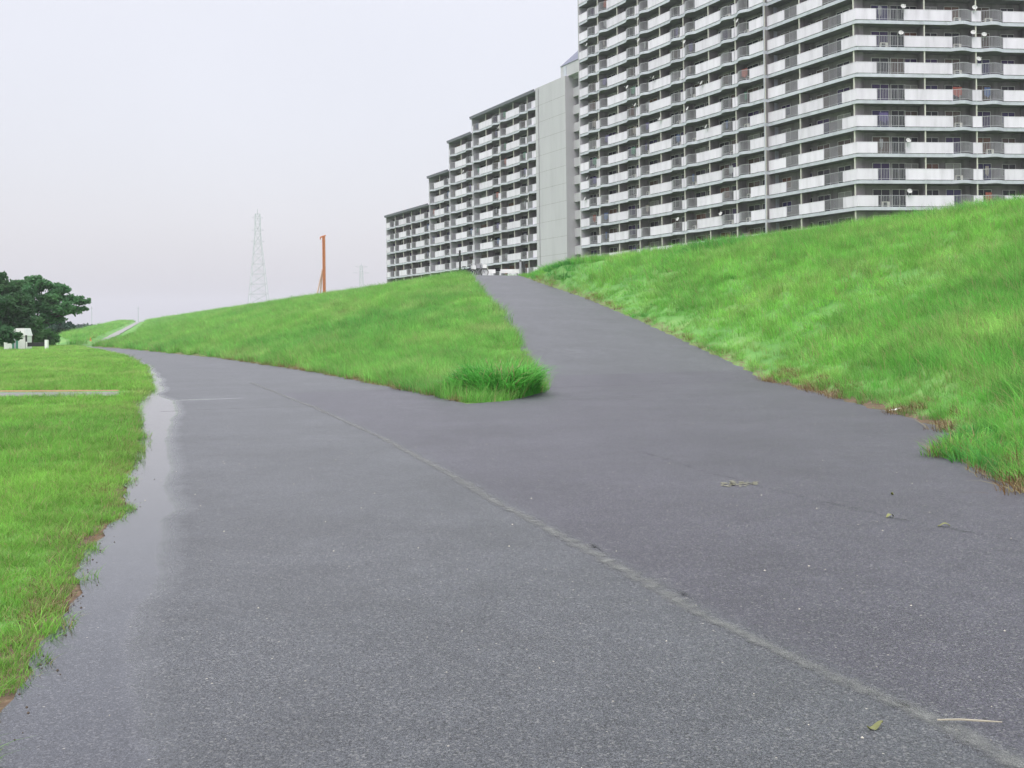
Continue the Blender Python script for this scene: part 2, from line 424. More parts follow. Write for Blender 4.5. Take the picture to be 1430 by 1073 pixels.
def newer(s, n):
    a = np.clip((n - seam_n(s)) / .15, 0, 1) * .85
    a = np.where(s > 26, np.clip(1 - (s - 23.6) / .8, 0.12, 1) * a, a)
    # a darker resurfaced band where the ramp starts
    return np.clip(a, 0, 1)
def strip(name, sv, fa, fb, cols, mat, dz, label, wetf=True):
    A = np.repeat(sv[:, None], cols, 1); u = np.linspace(0, 1, cols)[None, :]
    a = fa(sv)[:, None]; b_ = fb(sv)[:, None]; B = a + (b_ - a) * u
    def fn(s, n):
        return flatH(s, n) + dz
    o = link(name, grid_mesh(name, A, B, fn, mat, {'wet': wetness(A, B), 'newer': newer(A, B)}))
    return tag(o, label, kind='structure')
def flatH(s, n):
    return np.where((s >= 20) & (s < 84.2) & (n > nl(s) - 1), zr(s), np.where(n > 31, HC, 0))
wig = lambda s, a, p: a * (np.sin(s * 3.1 + p) * .5 + np.sin(s * 7.7 + p * 2) * .35 + np.sin(s * 17.3 + p) * .25)
sv = np.concatenate([np.arange(-14, 34, .12), np.arange(34, 141, .6)])
road_r = lambda s: np.where(s < 20, nr(s), nf(s)) + .05
strip('riverside_road', np.concatenate([np.arange(-14, 19.99, .12), [20.0]]), lambda s: lf(s) + wig(s, .045, 0), lambda s: nr(s) + wig(s, .05, 1), 130, M['asphalt'], .012, 'wide asphalt apron where the riverside road meets the ramp')
strip('riverside_road', np.concatenate([np.arange(20.0, 34, .12), np.arange(34, 141, .6)]), lambda s: lf(s) + wig(s, .045, 0) * (s < 40), lambda s: nf(s) + .12 * (s > 21), 90, M['asphalt'], .012, 'riverside asphalt road curving away to the left along the levee foot')
strip('levee_ramp', np.concatenate([np.arange(20.0, 34, .12), np.arange(34, 84.1, .5)]), lambda s: nl(s) - .1, lambda s: nr(s) + .05, 90, M['asphalt'], .012, 'asphalt ramp climbing between grass slopes to the levee top')
strip('levee_top_road', np.arange(84, 420, 5.0), lambda s: np.full_like(s, 32.4), lambda s: np.full_like(s, 35.2), 3, M['asphalt'], .02, 'narrow asphalt road along the levee top')
# far ramp, pale concrete
svf = np.arange(136, 447, 4.0)
def fr_n(s): return 4.3 + 26.7 * (s - 134) / 313
A = np.repeat(svf[:, None], 3, 1); B = fr_n(svf)[:, None] + np.array([-.1, .7, 1.7])[None, :] * np.interp(svf, [136, 170, 447], [.5, 1, 1.4])[:, None]
zfar = HC * (svf - 134) / 313
o = link('far_ramp', grid_mesh('far_ramp', A, B, lambda s, n: np.maximum(HH(s, n), HC * (s - 134) / 313) + .12, simple('far_concrete', (.24, .24, .24), .8, .15, 2))); tag(o, 'pale narrow ramp climbing the distant levee', kind='structure')
# small gravel path crossing the lawn, with a dirt edge
def sheet(name, pts, mat, z, label, sub=24):
    a, b_, c, d = [Vector((p[0], p[1], 0)) for p in pts]
    vs_ = []; fs = []
    for i in range(sub + 1):
        u = i / sub; w = .12 * (mnoise.noise((u * 14, 0, z)))
        for p, q, k in ((a, b_, 1), (d, c, -1)):
            v = p.lerp(q, u); s_, n_ = sn(v.x, v.y)
            vs_.append((v.x, v.y + k * w, float(HH(s_, n_)) + z))
    for i in range(sub): fs.append((2 * i, 2 * i + 2, 2 * i + 3, 2 * i + 1))
    mb = MB(); mb.poly(vs_, fs); o = mb.build(name, mat); return tag(o, label, kind='structure')
g = lambda px, py: ground(px, py, .04)
sheet('lawn_path', [g(166, 555), g(-500, 557), g(-500, 550), g(166, 549.5)], M['path'], .05, 'thin grey path crossing the lawn')
sheet('dirt_strip', [g(166, 549.0), g(-500, 549.6), g(-500, 547.2), g(166, 547.2)], M['dirt'], .06, 'orange bare dirt edge behind the lawn path')

# ---- seam beads on the road
def worn_mat(name, lo, hi, cover, rough=.6):
    """thin worn film of mortar, paint or tar: it thins out to nothing at its rim, grain by grain"""
    m, t, b = material(name)
    P = N(t, 'ShaderNodeNewGeometry').outputs['Position']
    f = noise_node(t, 230, 2, P, .7); g_ = noise_node(t, 9, 4, P, .6)
    r = ramp_node(t, f.outputs[0], [(.34, lo), (.66, hi)]); t.links.new(r.outputs[0], b.inputs['Base Color']); b.inputs['Roughness'].default_value = rough
    at_ = N(t, 'ShaderNodeAttribute', attribute_name='rim')
    q = rng_node(t, at_.outputs['Fac'], 0, 1, cover, -.35)
    s1 = N(t, 'ShaderNodeMath', operation='ADD'); t.links.new(q, s1.inputs[0]); t.links.new(rng_node(t, f.outputs[0], .3, .7, -.35, .35), s1.inputs[1])
    s2 = N(t, 'ShaderNodeMath', operation='ADD'); t.links.new(s1.outputs[0], s2.inputs[0]); t.links.new(rng_node(t, g_.outputs[0], .3, .7, -.38, .3), s2.inputs[1])
    fac = rng_node(t, s2.outputs[0], .0, .9, 0, 1)
    tr = N(t, 'ShaderNodeBsdfTransparent'); mx = N(t, 'ShaderNodeMixShader')
    t.links.new(fac, mx.inputs[0]); t.links.new(tr.outputs[0], mx.inputs[1]); t.links.new(b.outputs[0], mx.inputs[2]); t.links.new(mx.outputs[0], t.nodes['Material Output'].inputs[0])
    return m
M['joint'] = worn_mat('worn_joint_mortar', (.075, .08, .08), (.20, .205, .198), .72)
M['tar'] = worn_mat('dark_tar_stain', (.012, .012, .014), (.03, .03, .035), .75, .45)
def bead(name, px, w, mat, label, z=.0165, seed=1, taper=False):
    P = [ground(*p) for p in px]
    pts = []
    for i in range(len(P) - 1):
        k = max(2, int((P[i + 1] - P[i]).length / .08))
        for j in range(k): pts.append(P[i].lerp(P[i + 1], j / k))
    pts.append(P[-1])
    L = len(pts); V = []; Fc = []; D = []
    rim = (-1, -.6, -.2, .2, .6, 1)
    for i, p in enumerate(pts):
        d = (pts[min(i + 1, L - 1)] - pts[max(i - 1, 0)]).normalized(); nn = Vector((-d.y, d.x, 0))
        ww = w * (.75 + .55 * mnoise.noise((i * .045, seed, 0)) + .18 * mnoise.noise((i * .33, seed, 3)))
        if taper: ww *= math.sin(math.pi * (i + .5) / L) ** .6
        p = p + nn * .04 * mnoise.noise((i * .04, seed, 5))
        for r_ in rim:
            q = p + nn * ww * r_; V.append((q.x, q.y, z)); D.append(max(abs(r_), 1 - min(i, L - 1 - i) * (.3 if taper else 1)))
    for i in range(L - 1):
        for j in range(5): Fc.append((i * 6 + j, i * 6 + j + 1, i * 6 + j + 7, i * 6 + j + 6))
    me = bpy.data.meshes.new(name); me.from_pydata(V, [], Fc); me.materials.append(mat)
    at_ = me.attributes.new('rim', 'FLOAT', 'POINT'); at_.data.foreach_set('value', D)
    return tag(link(name, me), label, kind='structure')
bead('road_joint', seam_px, .125, M['joint'], 'pale worn joint running lengthwise down the asphalt')
bead('road_joint', [(222, 576), (300, 573), (380, 570), (452, 568)], .075, M['joint'], 'thin pale joint crossing the left road', seed=4)
for i, (pp, w_) in enumerate([([(815, 757), (850, 778)], .035), ([(893, 802), (912, 812)], .05), ([(935, 822), (975, 845)], .04), ([(1228, 976), (1262, 990), (1300, 1006)], .04), ([(1320, 1030), (1400, 1075)], .03)]):
    bead('tar_stain', pp, w_, M['tar'], 'dark tar stain in the lengthwise joint', z=.021, seed=20 + i, taper=True)
# faint edge of the newer surfacing right of the joint
bead('road_joint', [(880, 628), (935, 645), (990, 662), (1100, 692), (1230, 722), (1330, 742), (1460, 765)], .10, worn_mat('old_tar_edge', (.022, .022, .026), (.06, .058, .07), .12, .5), 'faint dark line curving across the right part of the asphalt', seed=9)

# ------------------------------------------------------------------ apartment buildings
FL = 2.75
def px_to_x(px, o, d):
    """distance along the facade line (o, d) where it meets the sight plane of photo column px at eye height"""
    rx = ray(px, V0 - 0).x
    # o + t d : X = rx * Y
    t = (rx * o.y - o.x) / (d.x - rx * d.y); return t
class Facade:
    def __init__(s, root, o, d, z0, dep=1.4):
        s.root = root; s.o = Vector((o.x, o.y, 0)); s.d = Vector((d.x, d.y, 0)).normalized(); s.n = Vector((-s.d.y, s.d.x, 0)); s.z0 = z0; s.dep = dep
        s.R = Matrix(((s.d.x, s.n.x, 0), (s.d.y, s.n.y, 0), (0, 0, 1))).to_4x4()
    def zk(s, k): return s.z0 + FL * k
    def w(s, x, y=0, z=0): return s.o + s.d * x + s.n * y + Vector((0, 0, z))
    def seen(s, x, z, m=70):
        p = pix(s.w(x, 0, z + 1.2)); return -m < p[1] and -200 < p[0] < 1530
    def put(s, name, me, x, y, z):
        return link(name, me, s.root, mat=Matrix.Translation(s.w(x, y, z) - s.root.location) @ s.R)

_mc = {}
def cached(key, fn):
    if key not in _mc: _mc[key] = fn()
    return _mc[key]
def bump(u):            # how far the balcony edge swells out, u in 0..1 between two apartment walls
    for a, b_ in ((.045, .26), (.74, .955)):
        if a < u < b_: return .50 * math.sin(math.pi * (u - a) / (b_ - a)) ** 1.2
    return 0
def panel_mesh(L):
    def mk():
        m = MB(); m.box(0, L, -.04, .03, .05, 1.14); m.box(-.01, L + .01, -.055, .045, 1.14, 1.19); m.box(0, L, -.052, -.04, .05, .10)
        return m.mesh('balcony_panel', [M['panel']])
    return cached(('p', round(L, 2)), mk)
def rail_mesh(L, curved, flip=False):
    def mk():
        m = MB(); n = 6
        pts = [(L * i / n, -(.50 * math.sin(math.pi * i / n) ** 1.2 if curved else 0)) for i in range(n + 1)]
        for i in range(n):
            (x0, y0), (x1, y1) = pts[i], pts[i + 1]
            for z in (.12, 1.15): m.poly([(x0, y0 - .02, z), (x1, y1 - .02, z), (x1, y1 + .02, z), (x0, y0 + .02, z), (x0, y0 - .02, z + .045), (x1, y1 - .02, z + .045), (x1, y1 + .02, z + .045), (x0, y0 + .02, z + .045)], [(0,3,2,1),(4,5,6,7),(0,1,5,4),(2,3,7,6),(1,2,6,5),(3,0,4,7)])
            for j in range(3):
                u = (j + .5) / 3; x = x0 + (x1 - x0) * u; y = y0 + (y1 - y0) * u
                m.poly([(x - .014, y - .014, .15), (x + .014, y - .014, .15), (x + .014, y + .014, .15), (x - .014, y + .014, .15), (x - .014, y - .014, 1.16), (x + .014, y - .014, 1.16), (x + .014, y + .014, 1.16), (x - .014, y + .014, 1.16)], [(0,1,5,4),(1,2,6,5),(2,3,7,6),(3,0,4,7)])
        return m.mesh('balcony_railing', [M['rail']])
    return cached(('r', round(L, 2), curved), mk)
def window_mesh(wd, z0, z1, n=2):
    def mk():
        m = MB(); f = .05
        m.box(0, wd, -.06, 0, z1 - f, z1); m.box(0, wd, -.06, 0, z0, z0 + f)
        for i in range(n + 1):
            x = (wd - f) * i / n; m.box(x, x + f, -.055, 0, z0 + f, z1 - f)
        return m.mesh('window_frame', [M['frame']])
    def mg():
        m = MB(); m.box(.03, wd - .03, -.03, -.005, z0 + .03, z1 - .03); return m.mesh('window', [M['glass']])
    return cached(('w', round(wd, 2), z0, z1, n), mk), cached(('g', round(wd, 2), z0, z1, n), mg)
def add_window(fc, x, z, wd, z0, z1, n=2, frames=True):
    fm, gm = window_mesh(wd, z0, z1, n)
    w_ = fc.put('window', gm, x, fc.dep, z)
    if frames:
        f_ = link('frame', fm, w_)
def partition_mesh(dep):
    def mk():
        m = MB(); m.box(-.055, .055, .02, .14, 0, FL - .352); m.cm = 1; m.box(-.05, .05, .14, dep, 0, FL - .352); return m.mesh('partition_wall', [M['post'], M['wall']])  # sides take the dark wall colour, painting in shade of the recess
    return cached(('pt', dep), mk)
def aircon_mesh():
    def mk():
        m = MB(); m.box(0, .78, .45, .72, .02, .60); m.cm = 1; m.box(.10, .52, .43, .449, .08, .52); return m.mesh('air_conditioner', [M['post'], M['black']])
    return cached('ac', mk)
def cloth_mesh(i):
    def mk():
        m = MB(); w_ = [.4, .7, 1.0][i]
        for k in range(4): m.box(w_ * k / 4, w_ * (k + 1) / 4 - .02, .25 + .02 * (k % 2), .27 + .02 * (k % 2), .7 - .1 * (k % 3), 1.55)
        return m.mesh('laundry', [M['cloth']])
    return cached(('c', i), mk)
def slab_outline(fc, xs, dep, u_of):
    """front edge points of the slab, along x, with the swellings"""
    return [(x, -.06 - bump(u_of(x))) for x in xs]
def ordinal(n): return ['zeroth', 'first', 'second', 'third', 'fourth', 'fifth', 'sixth', 'seventh', 'eighth', 'ninth', 'tenth', 'eleventh', 'twelfth', 'thirteenth', 'fourteenth', 'fifteenth', 'sixteenth', 'seventeenth', 'eighteenth', 'nineteenth'][n]

def bay(fc, x0, x1, k, half=None, short_from=None, windows_frames=True):
    """one apartment bay between two party walls at x0 and x1 (u 0..1); half 'l' or 'r' builds only u<.5 or u>.5"""
    U = x1 - x0; z = fc.zk(k)
    lo, hi = (0, 1) if half is None else ((0, .5) if half == 'l' else (.5, 1))
    X = lambda u: x0 + U * u
    def pan(a, b_):
        a = max(a, lo); b_ = min(b_, hi)
        if b_ - a > .01: fc.put('balcony_panel', panel_mesh((b_ - a) * U), X(a), -.05, z)
    pan(0.005, .045); pan(.26, .74); pan(.955, .995)
    for a, b_ in ((.048, .257), (.743, .952)):
        if a >= lo and b_ <= hi: fc.put('balcony_railing', rail_mesh((b_ - a) * U, True), X(a), -.05, z)
    if lo < .5 <= hi: fc.put('partition_wall', partition_mesh(fc.dep), X(.5), 0, z)
    if lo == 0: fc.put('partition_wall', partition_mesh(fc.dep), X(0), 0, z)
    if half is None or half == 'l':
        add_window(fc, X(.05), z, U * .20, .05, 2.1, 2, windows_frames); add_window(fc, X(.29), z, U * .18, .7, 2.1, 2, windows_frames)
    if half is None or half == 'r':
        add_window(fc, X(.75), z, U * .20, .05, 2.1, 2, windows_frames); add_window(fc, X(.53), z, U * .18, .7, 2.1, 2, windows_frames)
    for a in (.08, .78):
        if lo <= a < hi and random.random() < .4: fc.put('air_conditioner', aircon_mesh(), X(a) + random.random() * .7, 0, z)
        if lo <= a < hi and random.random() < .35:
            fc.put('laundry', cloth_mesh(random.randrange(3)), X(a) + random.random() * .6, 0, z)

# ---- the long fluted block
oM = Vector((10.2, 159.9, 0)); dA = Vector((.452, -.892, 0)).normalized()
root = empty('apartment_block', (oM.x, oM.y, 0)); tag(root, 'tall fluted apartment block with white balconies, middle block behind the levee', 'apartment block', 'apartment blocks behind the levee')
fm = Facade(root, oM, dA, -.15)
xm = [px_to_x(p, oM, dA) for p in (839, 895, 958, 1031)]
U = (xm[3] - xm[0]) / 3; xs0 = xm[0]; XE = xs0 + 3.5 * U
xl0 = xs0 - .5 * U
u_m = lambda x: ((x - xs0) / U) % 1.0
xs = [xs0 + U * (j / 40 - .5) for j in range(0, 161)]
front = slab_outline(fm, xs, fm.dep, u_m)
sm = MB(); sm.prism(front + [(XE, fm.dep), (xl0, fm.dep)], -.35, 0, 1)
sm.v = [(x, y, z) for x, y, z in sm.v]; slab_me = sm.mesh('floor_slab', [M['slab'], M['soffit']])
KT = 20
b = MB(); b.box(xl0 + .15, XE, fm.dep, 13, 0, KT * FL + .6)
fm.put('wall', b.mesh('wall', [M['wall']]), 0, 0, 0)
b = MB(); b.box(xl0 - .1, xl0 + .12, -.12, 13.05, 0, KT * FL + .65)
fm.put('end_wall', b.mesh('end_wall', [M['tower_wall']]), 0, 0, 0)
b = MB(); b.box(XE - .02, XE + .04, -.08, 13.05, 0, KT * FL + .65)
fm.put('joint_wall', b.mesh('joint_wall', [M['slab']]), 0, 0, 0)
b = MB(); b.box(xl0 - .3, XE + .3, -.6, 13.3, KT * FL + .66, KT * FL + 1.0)
fm.put('roof', b.mesh('roof', [M['roof']]), 0, 0, 0)
for k in range(4, KT):
    fm.put('floor_slab', slab_me, 0, 0, fm.zk(k))
    for i in range(-1, 4):
        x0 = xs0 + U * i; half = 'r' if i == -1 else ('l' if i == 3 else None)
        if fm.seen(x0, fm.zk(k)) or fm.seen(x0 + U, fm.zk(k)): bay(fm, x0, x0 + U, k, half)

# ---- the corner block
oC = Vector((35.8, 110.6, 0)); dB = Vector((.994, .11, 0)).normalized()
root = empty('apartment_block', (oC.x, oC.y, 0)); tag(root, 'corner apartment block bending to face the camera, rightmost, with white wraparound balconies', 'apartment block', 'apartment blocks behind the levee')
fa = Facade(root, oC, dA, -.15); fb = Facade(root, oC, dB, -.15)
xa0 = px_to_x(1075.5, oC, dA)
xa = {p: px_to_x(p, oC, dA) for p in (1101, 1118, 1120.5, 1154, 1180.5, 1196)}
xb = {p: px_to_x(p, oC, dB) for p in (1228, 1267, 1296, 1334, 1368, 1405, 1440)}
HB = xb[1368] - xb[1296]; UB = 2 * HB; XB = xb[1368] + 2 * UB
def u_b(x):
    return ((x - xb[1368]) / UB) % 1.0 if x > xb[1334] - .01 else .5
xsb = [i * XB / 150 for i in range(1, 151)]
def wpt(fc, x, y): p = fc.w(x, y); return (p.x - oC.x, p.y - oC.y)
front = [wpt(fa, xa0, -.06), wpt(fa, -.03, -.06)] + [wpt(fb, x, -.06 - bump(u_b(x))) for x in xsb]
# inner corner by intersecting the two offset lines
def inner(dep):
    p = fa.w(0, dep); q = fb.w(0, dep); den = fa.d.x * fb.d.y - fa.d.y * fb.d.x
    t_ = ((q.x - p.x) * fb.d.y - (q.y - p.y) * fb.d.x) / den; r_ = p + fa.d * t_; return (r_.x - oC.x, r_.y - oC.y)
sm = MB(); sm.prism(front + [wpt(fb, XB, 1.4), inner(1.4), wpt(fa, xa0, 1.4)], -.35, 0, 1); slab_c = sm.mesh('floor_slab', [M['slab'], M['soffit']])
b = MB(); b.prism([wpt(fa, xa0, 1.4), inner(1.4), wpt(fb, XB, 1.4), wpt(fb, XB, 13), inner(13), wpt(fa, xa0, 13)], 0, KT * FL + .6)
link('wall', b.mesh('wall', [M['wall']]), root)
b = MB(); b.prism([wpt(fa, xa0 - .1, -.6), inner(-.6), wpt(fb, XB + .3, -.6), wpt(fb, XB + .3, 13.3), inner(13.3), wpt(fa, xa0 - .1, 13.3)], KT * FL + .66, KT * FL + 1.0)
link('roof', b.mesh('roof', [M['roof']]), root)
def corner_panel():
    m = MB(); La = -xa[1180.5]; Lb = xb[1228]
    def seg(z0, z1, e0, e1):
        pa = [wpt(fa, -La, e0), inner(e0), wpt(fb, Lb, e0), wpt(fb, Lb, e1), inner(e1), wpt(fa, -La, e1)]
        m.prism(pa, z0, z1)
    seg(.05, 1.14, -.09, -.02); seg(1.14, 1.19, -.105, -.005)
    return m.mesh('corner_panel', [M['panel']])
cpm = corner_panel()
for k in range(4, KT - 4):
    z = fa.zk(k)
    if not (fa.seen(xa0, z) or fb.seen(0, z) or fb.seen(XB, z)): continue
    o = link('floor_slab', slab_c, root, loc=(0, 0, z)); link('corner_panel', cpm, root, loc=(0, 0, z))
    P = lambda fc, a, b_: fc.put('balcony_panel', panel_mesh(b_ - a), a, -.05, z)
    R_ = lambda fc, a, b_, c=False: fc.put('balcony_railing', rail_mesh(b_ - a, c), a, -.05, z)
    P(fa, xa0 + .05, xa[1101]); R_(fa, xa[1101], xa[1118] + .3); P(fa, xa[1120.5] - .2, xa[1154]); R_(fa, xa[1154], xa[1180.5])
    R_(fb, xb[1228], xb[1267]); P(fb, xb[1267], xb[1334]); 
    x = xb[1368] - UB
    R_(fb, xb[1334] + .02, xb[1368] - UB * .045, True); P(fb, xb[1368] - UB * .045, xb[1368] + UB * .045); R_(fb, xb[1368] + UB * .045, xb[1368] + UB * .26, True)
    P(fb, xb[1368] + UB * .26, xb[1368] + UB * .74); R_(fb, xb[1368] + UB * .74, xb[1368] + UB * .955, True)
    for x in (xa[1120.5], xa[1196]): fa.put('partition_wall', partition_mesh(1.4), x, 0, z)
    for x in (xb[1296], xb[1368], xb[1440], xb[1440] + HB): fb.put('partition_wall', partition_mesh(1.4), x, 0, z)
    for x in (xa0 + .8, xa0 + 4.2): add_window(fa, x, z, 1.5, .7, 1.95)
    for x in (xa[1120.5] + 1.2, xa[1154] + .6): add_window(fa, x, z, 1.9, .05, 2.0)
    add_window(fb, xb[1228] + .1, z, 1.9, .05, 2.0); add_window(fb, xb[1228] + 2.2, z, 1.6, .05, 2.0)
    add_window(fb, xb[1267] + .6, z, 1.5, .7, 1.95); add_window(fb, xb[1296] + .6, z, 1.5, .7, 1.95)
    add_window(fb, xb[1334] - .1, z, 1.7, .05, 2.0); add_window(fb, xb[1368] + .5, z, 1.8, .05, 2.0); add_window(fb, xb[1405] + .6, z, 1.5, .7, 1.95); add_window(fb, xb[1440] + .6, z, 1.7, .7, 1.95)
    for x in (xb[1228] + .4, xb[1334] + .2, xb[1368] + 1.0):
        if random.random() < .5: fb.put('air_conditioner', aircon_mesh(), x + .3, 0, z)
        if random.random() < .35: fb.put('laundry', cloth_mesh(random.randrange(3)), x, 0, z)

# ---- the stepped far block
oF = Vector((4.5, 177.0, 0))
root = empty('apartment_block', (oF.x, oF.y, 0)); tag(root, 'stepped apartment block left of the others, roofline dropping to the left in steps', 'apartment block', 'apartment blocks behind the levee')
ff = Facade(root, oF, dA, -.55)
PX = [553.3, 576, 602, 630.6, 663, 700.8]
xf = [px_to_x(p, oF, dA) for p in PX]; xe = px_to_x(540.5, oF, dA); xw = px_to_x(753, oF, dA); xz = px_to_x(795, oF, dA)
UF = np.mean(np.diff(xf)); xf.append(xf[-1] + UF)
top_of = [10, 10, 10, 12, 14, 15, 15]     # storeys of: half bay, bays 0..5
bays = [(xe - (xe - (xf[0] - UF / 2)), xf[0], 10, 'r')] + [(xf[i], xf[i + 1], top_of[i + 1], None) for i in range(6)]
segs = [(xf[0] - UF / 2, xf[2], 10), (xf[2], xf[3], 12), (xf[3], xf[4], 14), (xf[4], xw, 15)]
def u_f(x):
    for i in range(len(xf) - 1):
        if xf[i] <= x <= xf[i + 1]: return (x - xf[i]) / (xf[i + 1] - xf[i])
    return ((x - xf[0]) / UF) % 1.0
for (a, b_, kt) in segs:
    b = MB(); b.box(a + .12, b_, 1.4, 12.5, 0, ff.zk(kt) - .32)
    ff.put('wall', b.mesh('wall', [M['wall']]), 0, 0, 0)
    b = MB(); b.box(a - .08, a + .1, -.1, 12.55, 0, ff.zk(kt) - .31)
    ff.put('end_wall', b.mesh('end_wall', [M['tower_wall']]), 0, 0, 0)
    b = MB(); b.box(a - .1, b_ + .0, -.5, 12.7, ff.zk(kt) - .3, ff.zk(kt) - .04); b.box(a - .12, b_, -.55, -.35, ff.zk(kt) - .04, ff.zk(kt) + .16)
    ff.put('roof', b.mesh('roof', [M['roof']]), 0, 0, 0)
    n_ = max(2, int((b_ - a) / UF * 40)); xs = [a + (b_ - a) * j / n_ for j in range(n_ + 1)]
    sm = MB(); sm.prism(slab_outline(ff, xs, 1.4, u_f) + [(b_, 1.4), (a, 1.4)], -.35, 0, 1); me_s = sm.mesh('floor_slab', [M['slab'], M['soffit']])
    for k in range(3, kt): ff.put('floor_slab', me_s, 0, 0, ff.zk(k))
for (a, b_, kt, half) in bays:
    if half == 'r': a = xf[0] - UF
    for k in range(4, kt): bay(ff, a, b_, k, half, windows_frames=False)
for k in range(4, 15):
    z = ff.zk(k)
    a = xf[6]
    if xw - a > 1.0:
        ff.put('partition_wall', partition_mesh(1.4), a, 0, z)
        ff.put('balcony_railing', rail_mesh((xw - a) * .5, False), a + .1, -.05, z)
        ff.put('balcony_panel', panel_mesh((xw - a) * .45), a + (xw - a) * .53, -.05, z)
        add_window(ff, a + .3, z, 1.6, .05, 2.0, 2, False)
# plain stair tower wall and its landings
b = MB(); b.box(xw, xz, -.22, 12.5, 0, ff.zk(15) + .25); ff.put('tower_wall', b.mesh('tower_wall', [M['tower_wall']]), 0, 0, 0)
for k in range(4, 15):
    b = MB(); b.box(xw + .02, xz - .02, -.224, -.20, ff.zk(k) - .02, ff.zk(k) + .015); ff.put('wall_joint', b.mesh('wall_joint', [M['wall']]), 0, 0, 0)
b = MB(); b.bar((xw + 1.1, -.30, 0), (xw + 1.1, -.30, ff.zk(15)), .06, n=6); ff.put('drainpipe', b.mesh('drainpipe', [M['rail']]), 0, 0, 0)
for k in range(3, 16):
    z = ff.zk(k)
    b = MB(); b.box(xz + .02, xz + 5.2, 1.2, 4.4, z - .22, z); b.box(xz + .02, xz + 5.2, 1.2, 1.35, z + .003, z + 1.15)
    ff.put('stair_landing', b.mesh('stair_landing', [M['tower_wall']]), 0, 0, 0)
    b = MB()
    for j in range(8):
        b.box(xz + .6 + j * .3, xz + .88 + j * .3, 1.8, 3.0, z + .2 + j * .31, z + .28 + j * .31)
    ff.put('stair_flight', b.mesh('stair_flight', [M['concrete']]), 0, 0, 0)
b = MB(); b.box(xz - 1.0, xz + 6, 4.4, 12.4, 0, ff.zk(15) + .2); ff.put('stair_core', b.mesh('stair_core', [M['wall']]), 0, 0, 0)
for xx in (2.4, 4.6):
    b = MB(); b.box(xz + xx, xz + xx + .12, 1.25, 1.37, 0, ff.zk(15)); ff.put('landing_post', b.mesh('landing_post', [M['black']]), 0, 0, 0)
# rooftop lift house with a sloping dark roof
pa = px_to_x(785, oF, dA); pz = pa + 9
b = MB(); zt = ff.zk(15) + .25
b.box(pa, pz, .3, 8, zt, zt + 1.9); ff.put('lift_house', b.mesh('lift_house', [M['tower_wall']]), 0, 0, 0)
b = MB(); b.poly([(pa - .1, .2, zt + 1.92), (pz, .2, zt + 1.92), (pz, 8, zt + 1.92), (pa - .1, 8, zt + 1.92), (pa + 4.2, 2.8, zt + 5.2), (pz, 2.8, zt + 5.6), (pz, 8, zt + 5.6), (pa + 4.2, 8, zt + 5.2)],
       [(0,3,2,1),(4,5,6,7),(0,1,5,4),(1,2,6,5),(2,3,7,6),(3,0,4,7)])
ff.put('lift_house_roof', b.mesh('lift_house_roof', [simple('blue_grey_metal_roof', (.14, .15, .22), .5, .08)]), 0, 0, 0)
b = MB(); b.box(pa + 1.0, pa + 1.9, .24, .3, zt + .1, zt + 1.7); ff.put('lift_house_door', b.mesh('lift_house_door', [M['slab']]), 0, 0, 0)

# ---- satellite dishes: every one a thing
def dish_meshes():
    a = MB(); a.disc((0, -.25, 0), (-.15, -1, .45), .26, .08, 16); 
    b_ = MB(); b_.bar((0, -.18, -.05), (0, .0, -.18), .02); b_.bar((0, 0, -.18), (0, 0, -.62), .022); b_.bar((0, -.26, -.26), (-.02, -.62, .0), .012); b_.box(-.06, .02, -.67, -.58, -.04, .05)
    return a.mesh('reflector', [M['dish']], True), b_.mesh('mounting_arm', [M['rail']])
DR, DA_ = dish_meshes()
dl = [(fb, 'corner block', [(1264, 8, 'by first railing after bend'), (1261, 47, 'by first railing after bend'), (1269, 190, 'by first railing after bend'), (1270, 268, 'by first railing after bend'), (1362, 47, 'left of the narrow panel'), (1376, 50, 'right of the narrow panel'), (1368, 85, 'on the narrow panel'), (1364, 14, 'on the narrow panel')]),
      (fm, 'fluted block', [(831, 63, 'near its left end'), (904, 32, 'second bay'), (904, 58, 'second bay'), (968, 61, 'third bay'), (1043, 31, 'last bay before the joint'), (987, 112, 'middle of third bay'), (920, 109, 'middle of second bay'), (887, 119, 'end of first bay'), (993, 174, 'middle of third bay'), (928, 162, 'second bay'), (1012, 295, 'end of third bay'), (953, 306, 'end of second bay'), (828, 249, 'near its left end'), (822, 277, 'near its left end'), (894, 146, 'end of first bay'), (971, 158, 'start of third bay')]),
      (ff, 'stepped far block', [(705, 180, 'beside tallest section bay line'), (652, 240, 'second step'), (667.5, 277, 'third step'), (746, 277, 'beside the plain tower wall'), (690.6, 332, 'over the ramp')])]
for fc, blk, lst in dl:
    for (px, py, where) in lst:
        x = px_to_x(px, fc.o, fc.d); p0 = fc.w(x); d = ray(px, py); zz = CZ + d.z * p0.y
        k = int(round((zz - 1.35 - fc.z0) / FL)); zz = fc.zk(k) + 1.38 + random.uniform(-.05, .25)
        uu = 0 if fc is fb and x < xb[1334] else {fm: u_m, ff: u_f}.get(fc, u_b)(x)
        e = empty('satellite_dish', fc.w(x, -.16 - (bump(uu) if fc is not fb else bump(u_b(x)) if x > xb[1334] else 0), zz))
        e.rotation_euler = (0, 0, math.atan2(fc.d.y, fc.d.x) + random.uniform(-.22, .22))
        tag(e, f'white satellite dish, {blk}, {where}, {ordinal(k - 4)} balcony row up', 'satellite dish', 'satellite dishes on the balconies')
        link('reflector', DR, e); link('mounting_arm', DA_, e)

